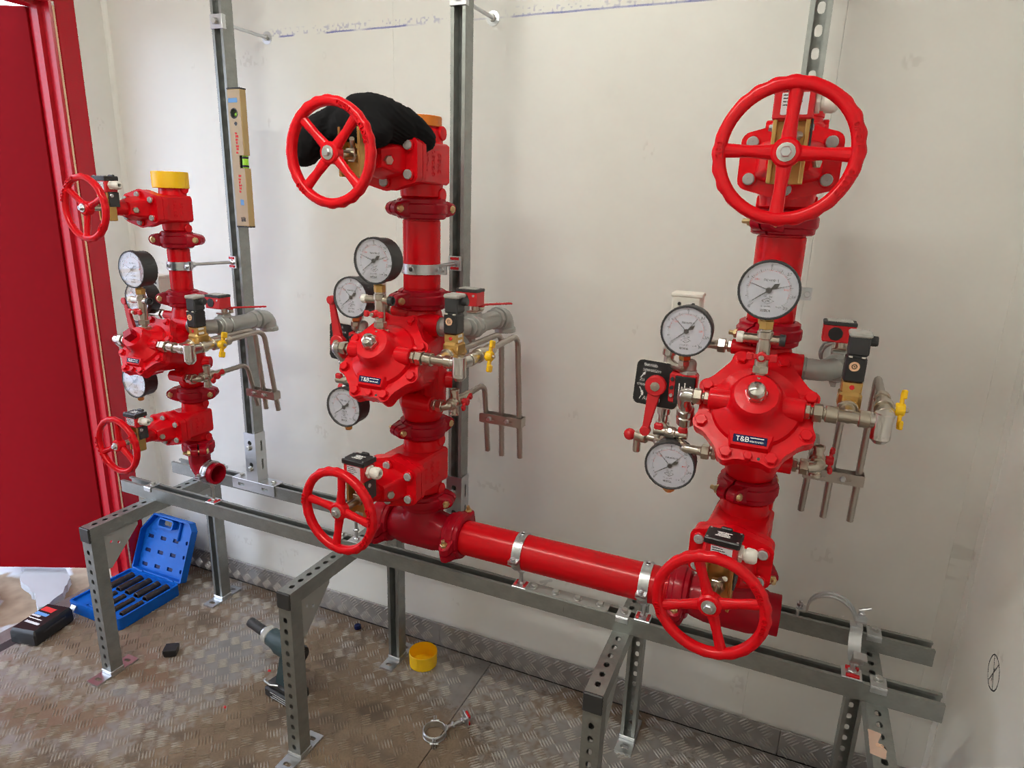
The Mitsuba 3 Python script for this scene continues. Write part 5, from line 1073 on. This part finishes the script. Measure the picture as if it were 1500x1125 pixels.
v = part(k, "plumb_vial", ringtube(0.0150, 0.0112, 0.021, (lx0 + 0.022, ly0 - 0.0012, 1.728), (0, 1, 0), 26), "m_dark", label="round black vial holder")
part(v, "tube", cyl((lx0 + 0.016, (ly0 + ly1) / 2, 1.724), (lx0 + 0.031, (ly0 + ly1) / 2, 1.730), 0.0055), "m_green", label="green vial")
part(v, "mark", cat(*[cyl((lx0 + 0.0215 + q, (ly0 + ly1) / 2, 1.7262 + q * 0.4), (lx0 + 0.0225 + q, (ly0 + ly1) / 2, 1.7266 + q * 0.4), 0.0058) for q in (-0.003, 0.003)]), "m_black")
v = part(k, "level_vial", cyl((lx1 - 0.009, (ly0 + ly1) / 2, 1.5772), (lx1 - 0.009, (ly0 + ly1) / 2, 1.6128), 0.0088), "m_green", label="green vial")
part(v, "holder", cat(box(lx1 - 0.0195, lx1 - 0.0180, ly0 + 0.001, ly1 - 0.001, 1.577, 1.613, 0), *[cyl((lx1 - 0.009, (ly0 + ly1) / 2, z), (lx1 - 0.009, (ly0 + ly1) / 2, z + 0.008), 0.0093) for z in (1.579, 1.603)]), "m_black")
part(k, "hanging_hole", cyl((lx0 + 0.026, ly0 - 0.0008, 1.700), (lx0 + 0.026, ly0, 1.700), 0.0055, n=18, ch=0), "m_black", False)
part(k, "label", box(lx0 + 0.004, lx0 + 0.038, ly0 - 0.0012, ly0 - 0.0006, 1.757, 1.769, 0), "m_bluelabel", False, label="blue maker's label")
part(k, "label", box(lx0 + 0.022, lx0 + 0.035, ly0 - 0.0012, ly0 - 0.0006, 1.472, 1.488, 0), "m_bluelabel", False, label="square blue label")
RV = FRONT @ rot((0, 0, 1), -90)
for z0, n_ in ((1.618, 7), (1.508, 6)):
    part(k, "red_print", cat(*[box(lx0 + 0.020 + 0.0014 * (i % 2), lx0 + 0.0275 + 0.0022 * (i % 3), ly0 - 0.0009, ly0 - 0.0006, z0 + i * 0.0088, z0 + 0.0052 + i * 0.0088 + 0.0014 * (i % 2), 0) for i in range(n_)]), "m_redprint", False, label="red lettering worn past reading")
part(k, "bar_code", cat(*[box(lx0 + 0.020 + i * 0.0022, lx0 + 0.0214 + i * 0.0022, ly0 - 0.0009, ly0 - 0.0006, 1.424, 1.437, 0) for i in range(8)]), "m_print", False)

# black knitted beanie thrown over the middle riser's upper valve
def blob(balls, ref=0.006, lam=12):
    M = None
    for (p, q, r1, r2) in balls:
        h = hull(np.vstack([trimesh.creation.icosphere(2, r1).vertices + A(*p), trimesh.creation.icosphere(2, r2).vertices + A(*q)])); h = MF(h); M = h if M is None else M + h
    m = TM(M.refine_to_length(ref)); m.merge_vertices(); trimesh.smoothing.filter_taubin(m, 0.5, -0.53, lam); return m
XM = ST["M"]
hp = [(-0.968, -0.600, 1.590, 0.030), (-0.958, -0.598, 1.612, 0.035), (-0.915, -0.585, 1.642, 0.034), (-0.868, -0.570, 1.660, 0.040), (-0.818, -0.552, 1.657, 0.050), (-0.800, -0.505, 1.648, 0.045), (-0.782, -0.462, 1.634, 0.036), (-0.772, -0.446, 1.630, 0.028)]
bm = blob([(a[:3], b[:3], a[3], b[3]) for a, b in zip(hp, hp[1:])] + [((-0.85, -0.52, 1.635), (-0.80, -0.48, 1.620), 0.040, 0.034), ((-0.86, -0.60, 1.640), (-0.80, -0.585, 1.628), 0.034, 0.034)], 0.006, 14)
vv = np.array(bm.vertices); nn = bm.vertex_normals
d = 0.012 * (meshkit.fbm(vv * 20, 3, 4) - 0.5) - 0.008 * np.exp(-((vv[:, 1] + 0.497 + 0.25 * (vv[:, 2] - 1.64)) / 0.010) ** 2) - 0.005 * np.exp(-((vv[:, 0] + 0.898 - 0.4 * (vv[:, 2] - 1.64)) / 0.010) ** 2)
d += 0.0011 * np.sin((vv[:, 0] * 0.8 + vv[:, 2] * 0.6 + 0.1 * vv[:, 1]) * 900)
bm.vertices = vv + nn * d[:, None]
solo("beanie", bm, "m_wool", "black knitted beanie lying over the upper valve of the middle riser", "hat", smooth=True)

# open tool case with long impact sockets
k = thing("tool_case", "open blue plastic tool case on the floor between the frame legs and the door", "tool case")
cx0, cx1, cy0, cy1 = -2.300, -2.030, -0.440, -0.188
base = sg.box(cx0, cy0, cx1, cy1).buffer(-0.014).buffer(0.014)
tray = MF(prism(base, 0.045, None, (0, 0, 0.001))) - MF(prism(base.buffer(-0.008), 0.05, None, (0, 0, 0.036)))
spots = []
for i in range(5):
    for j in range(2):
        xs, ys = cx0 + 0.042 + i * 0.0475 + j * 0.006, cy1 - 0.072 - j * 0.105
        if i == 0 and j == 1: continue
        spots.append((xs, ys, 0.0150 if j == 0 else 0.0112, 0.096 if j == 0 else 0.084))
for xs, ys, rs, ls in spots: tray = tray - MF(hull(np.vstack([cyl((xs, ys - ls / 2 - 0.002, z), (xs, ys + ls / 2 + 0.002, z), rs + 0.0012, n=16, ch=0).vertices for z in (0.037, 0.06)])))
tray = tray - MF(box(cx0 + 0.07, cx0 + 0.13, cy0 + 0.018, cy0 + 0.028, 0.030, 0.06, 0.003)) - MF(box(cx0 + 0.16, cx0 + 0.22, cy0 + 0.018, cy0 + 0.028, 0.030, 0.06, 0.003))
part(k, "tray", TM(tray), "m_blue", 30)
LA = 22; Rlid = rot((1, 0, 0), -LA)            # leaning back
W, Hl = cx1 - cx0, 0.232
lid = sg.Polygon([(0, 0), (W, 0), (W, Hl - 0.030), (W - 0.022, Hl), (0.055, Hl), (0.0, Hl - 0.075)]).buffer(-0.008).buffer(0.008)
hdl = sg.box(0.092, Hl - 0.042, 0.162, Hl - 0.016).buffer(-0.006).buffer(0.006)
Rf = np.column_stack([(1, 0, 0), (0, math.sin(math.radians(LA)), math.cos(math.radians(LA))), (0, -math.cos(math.radians(LA)), math.sin(math.radians(LA)))])
t0 = A(cx0, cy1 + 0.002, 0.044)
lm = MF(prism(lid.difference(hdl), 0.030)) - MF(prism(lid.buffer(-0.006).difference(hdl.buffer(0.006)), 0.03, None, (0, 0, 0.006)))
holes = [(0.025 + 0.068 * i, 0.016 + 0.056 * j + 0.004 * i) for j in range(4) for i in range(4)]
pads = []
for (u, v) in holes:
    if sg.box(u - 0.002, v, u + 0.031, v + 0.015).within(lid.buffer(-0.007).difference(hdl.buffer(0.008))): pads.append(box(u, u + 0.030, v, v + 0.0145, -0.01, 0.02, 0.002)); lm = lm - MF(pads[-1])
lm = lm + MF(box(W - 0.085, W - 0.075, Hl - 0.085, Hl - 0.012, 0.004, 0.016, 0.003))
lk = part(k, "lid", xf(TM(lm), Rf, t0 - Rf[:, 2] * 0.030), "m_blue", 30)
for pd in pads: part(lk, "socket_recess", xf(box(pd.bounds[0][0], pd.bounds[1][0], pd.bounds[0][1], pd.bounds[1][1], 0.0003, 0.0012, 0), Rf, t0 - Rf[:, 2] * 0.030), "m_navy", False)
for xh in (0.05, W - 0.05): part(k, "hinge", cyl((cx0 + xh - 0.016, cy1 + 0.002, 0.045), (cx0 + xh + 0.016, cy1 + 0.002, 0.045), 0.0045), "m_blue")
for xh in (0.022, 0.195): part(k, "latch", cbox((cx0 + xh + 0.014, cy0 - 0.011, 0.026), (0.026, 0.004, 0.030), 0.001, rot((1, 0, 0), -38)), "m_zinc", False, label="bent metal latch")
for i, (xs, ys, rs, ls) in enumerate(spots):
    kk = thing("impact_socket", "dark impact socket in the blue case, " + ("thicker back row" if rs > 0.012 else "thinner front row") + ", " + ("first", "second", "third", "fourth", "fifth")[int(round((xs - cx0 - 0.042) / 0.0475))] + " from the door side", "socket", "impact sockets in the blue case")
    a, b = A(xs, ys - ls / 2, 0.037), A(xs, ys + ls / 2, 0.037)
    m = cut(lathe([(rs - 0.001, 0), (rs, 0.001), (rs, ls * 0.55), (rs * 0.86, ls * 0.60), (rs * 0.86, ls - 0.001), (rs * 0.86 - 0.001, ls)], a, b - a, 22), hexp(a - A(0, 0.01, 0), a + A(0, 0.016, 0), rs * 1.35))
    part(kk, "body", m, "m_socket"); part(kk, "band", ringtube(rs * 0.86 + 0.0006, rs * 0.80, 0.004, a + (b - a) * 0.8, b - a, 20), "m_dark")

# black power pack / charger by the threshold
k = thing("battery_charger", "black box-shaped charger with a striped label on the floor by the doorway", "charger")
Rb = rot((0, 0, 1), 12); bt = A(-2.262, -0.556, 0.0)
bx = xf(hull(np.vstack([box(-0.052, 0.052, -0.078, 0.078, 0.003, 0.050, 0.005).vertices, box(-0.047, 0.047, -0.073, 0.073, 0.0, 0.060, 0.004).vertices])), Rb, bt)
part(k, "body", bx, "m_black", 30)
for i, (m, y0, y1, x0, x1) in enumerate((("m_redprint", 0.038, 0.060, -0.044, 0.010), ("m_bluelabel", 0.016, 0.030, -0.044, 0.014), ("m_label", 0.006, 0.014, -0.044, -0.006), ("m_label", -0.028, -0.018, -0.030, 0.034), ("m_whiteprint", -0.006, -0.002, -0.040, 0.020))):
    part(k, "label_stripe", xf(box(x0, x1, y0 - 0.01, y1 - 0.01, 0.0600, 0.0604, 0), Rb @ rot((0, 0, 1), -8), bt), m, False)
part(k, "side_groove", xf(box(0.0515, 0.0535, -0.045, 0.045, 0.036, 0.043, 0.0005), Rb, bt), "m_dark", False)
part(k, "foot", xf(cat(*[box(sx * 0.036 - 0.008, sx * 0.036 + 0.008, sy * 0.06 - 0.006, sy * 0.06 + 0.006, -0.0, 0.004, 0) for sx in (-1, 1) for sy in (-1, 1)]), Rb, bt), "m_dark", False)

solo("strut_end_cap", cut(xf(hull(np.vstack([box(-0.019, 0.019, -0.019, 0.019, 0, 0.024, 0.002).vertices, box(-0.021, 0.021, -0.021, 0.021, 0.016, 0.026, 0.001).vertices])), rot((0, 0, 1), 34), (-1.768, -0.447, 0.002)), xf(box(-0.015, 0.015, -0.015, 0.015, -0.01, 0.018, 0), rot((0, 0, 1), 34), (-1.768, -0.447, 0.002))), "m_black", "loose black plastic cap lying on the muddy floor plate", "end cap", smooth=False)
solo("thread_protector", cut(lathe([(0.043, 0), (0.0455, 0.002), (0.0470, 0.049), (0.0462, 0.050)], (-0.982, -0.120, 0.0018), (0, 0, 1), 40), cyl((-0.982, -0.120, 0.004), (-0.982, -0.120, 0.06), 0.0442, 0.0455, n=40, ch=0)), "m_yellow", "yellow plastic pipe cap lying open on the floor by a back leg", "cap")
solo("bottle_cap", cyl((-1.292, -0.062, 0.001), (-1.292, -0.062, 0.016), 0.0115, n=20), "m_navy", "small dark blue screw cap on the floor near the skirting", "cap")
for i, (px_, py_) in enumerate(((-1.420, -0.375), (-1.425, -0.555))):
    solo("plastic_scrap", hull(np.array([(px_, py_, 0.001), (px_ + 0.012, py_ + 0.003, 0.001), (px_ + 0.008, py_ + 0.010, 0.001), (px_ + 0.003, py_ + 0.007, 0.006), (px_ + 0.008, py_ + 0.004, 0.005)])), "m_redplastic", ("tiny red plastic scrap on the floor behind the drill", "tiny red plastic scrap on the muddy floor in front of the drill")[i], "scrap", smooth=False)

# small clamp left on the floor
k = thing("floor_pipe_clamp", "small loose pipe clamp with threaded stud lying on the floor plate", "pipe clamp")
fc = A(-0.792, -0.372, 0.0)
part(k, "band", cat(ringtube(0.0335, 0.0305, 0.022, fc + A(0, 0, 0.002), (0, 0, 1), 32), ringtube(0.0350, 0.0330, 0.004, fc + A(0, 0, 0.004), (0, 0, 1), 32), ringtube(0.0350, 0.0330, 0.004, fc + A(0, 0, 0.018), (0, 0, 1), 32)), "m_zinc")
for a in (-62, 118):
    d = A(math.cos(math.radians(a)), math.sin(math.radians(a)), 0); e = A(-d[1], d[0], 0)
    part(k, "lug", cat(cbox(fc + d * 0.043 + A(0, 0, 0.013) + e * 0.003, (0.022, 0.003, 0.021), 0.0008, np.column_stack([d, e, (0, 0, 1)])), cbox(fc + d * 0.043 + A(0, 0, 0.013) - e * 0.003, (0.022, 0.003, 0.021), 0.0008, np.column_stack([d, e, (0, 0, 1)])), cyl(fc + d * 0.044 + A(0, 0, 0.013) - e * 0.012, fc + d * 0.044 + A(0, 0, 0.013) + e * 0.012, 0.003, n=10)), "m_zinc", False)
sd = A(0.62, 0.78, 0); s0, s1 = fc + sd * 0.033 + A(0, 0, 0.013), fc + sd * 0.105 + A(0, 0, 0.020)
part(k, "stud", cat(cyl(s0, s1, 0.005, n=14), *[hexp(s0 + (s1 - s0) * q, s0 + (s1 - s0) * (q + 0.10), 0.0155) for q in (0.0, 0.30, 0.72)]), "m_zinc")
pl = part(k, "base_plate", cbox(s1 - sd * 0.006 + A(0, 0, 0.0), (0.0045, 0.036, 0.036), 0.001, np.column_stack([sd, (-sd[1], sd[0], 0), (0, 0, 1)])), "m_zinc", False)
part(pl, "retainer", cat(*[cbox(s1 - sd * 0.001 + A(0, 0, q * 0.012), (0.010, 0.026, 0.009), 0.001, np.column_stack([sd, (-sd[1], sd[0], 0), (0, 0, 1)])) for q in (-1, 1)]), "m_redplastic", False, label="red plastic retainer")

# cordless drill standing on its battery behind the middle frame's front leg
k = thing("cordless_drill", "dark cordless drill standing on its battery behind the middle frame's front leg", "drill")
Dm = M4((-1.288, -0.430, 0.0), rot((0, 0, 1), 172))       # local +x = towards the chuck
Dr, Dt = Dm[:3, :3], Dm[:3, 3]
part(k, "battery", xf(cat(box(-0.062, 0.058, -0.038, 0.038, 0.001, 0.034, 0.005), box(-0.050, 0.050, -0.030, 0.030, 0.034, 0.052, 0.004)), Dr, Dt), "m_dark", False)
part(k, "battery_label", xf(cat(*[box(-0.045 + 0.0 * i, 0.030 - 0.012 * (i % 2), 0.0380, 0.0384, 0.008 + 0.008 * i, 0.011 + 0.008 * i, 0) for i in range(3)], box(0.0580, 0.0584, -0.026, 0.020, 0.008, 0.012, 0), box(0.0580, 0.0584, -0.026, 0.006, 0.018, 0.024, 0)), Dr, Dt), "m_label", False, label="white lettering on the battery")
part(k, "handle", xf(hull(np.vstack([box(-0.030, 0.024, -0.020, 0.020, 0.050, 0.056, 0.004).vertices, box(-0.050, -0.004, -0.021, 0.021, 0.150, 0.156, 0.004).vertices])), Dr, Dt), "m_hose", 40, label="dark teal housing")
ax0, ax1 = A(-0.075, 0, 0.176), A(0.052, 0, 0.192)
part(k, "motor_housing", xf(lathe([(0.024, 0), (0.031, 0.006), (0.034, 0.030), (0.034, 0.085), (0.029, 0.100), (0.027, 0.128)], ax0, ax1 - ax0, 26), Dr, Dt), "m_hose", 34)
part(k, "rear_cap", xf(lathe([(0.020, -0.008), (0.030, -0.004), (0.0325, 0.004), (0.0325, 0.016)], ax0, ax1 - ax0, 26), Dr, Dt), "m_black", 34)
da = (ax1 - ax0) / np.linalg.norm(ax1 - ax0)
part(k, "clutch_ring", xf(lathe([(0.026, 0), (0.028, 0.003), (0.027, 0.020), (0.022, 0.024)], ax1, da, 26), Dr, Dt), "m_greyplastic", 34)
part(k, "chuck", xf(lathe([(0.013, 0), (0.016, 0.003), (0.016, 0.010), (0.014, 0.014)], ax1 + da * 0.022, da, 24), Dr, Dt), "m_zinc", 34)
part(k, "socket", xf(lathe([(0.0125, 0), (0.0155, 0.002), (0.0155, 0.064), (0.0145, 0.066)], ax1 + da * 0.034, da, 24), Dr, Dt), "m_dark", 34, label="dark long socket in the chuck")
part(k, "belt_hook", xf(tube([(0.0, 0.030, 0.056), (0.02, 0.044, 0.060), (0.045, 0.044, 0.064), (0.050, 0.036, 0.064)], 0.003, 0.008, 10), Dr, Dt), "m_zinc")
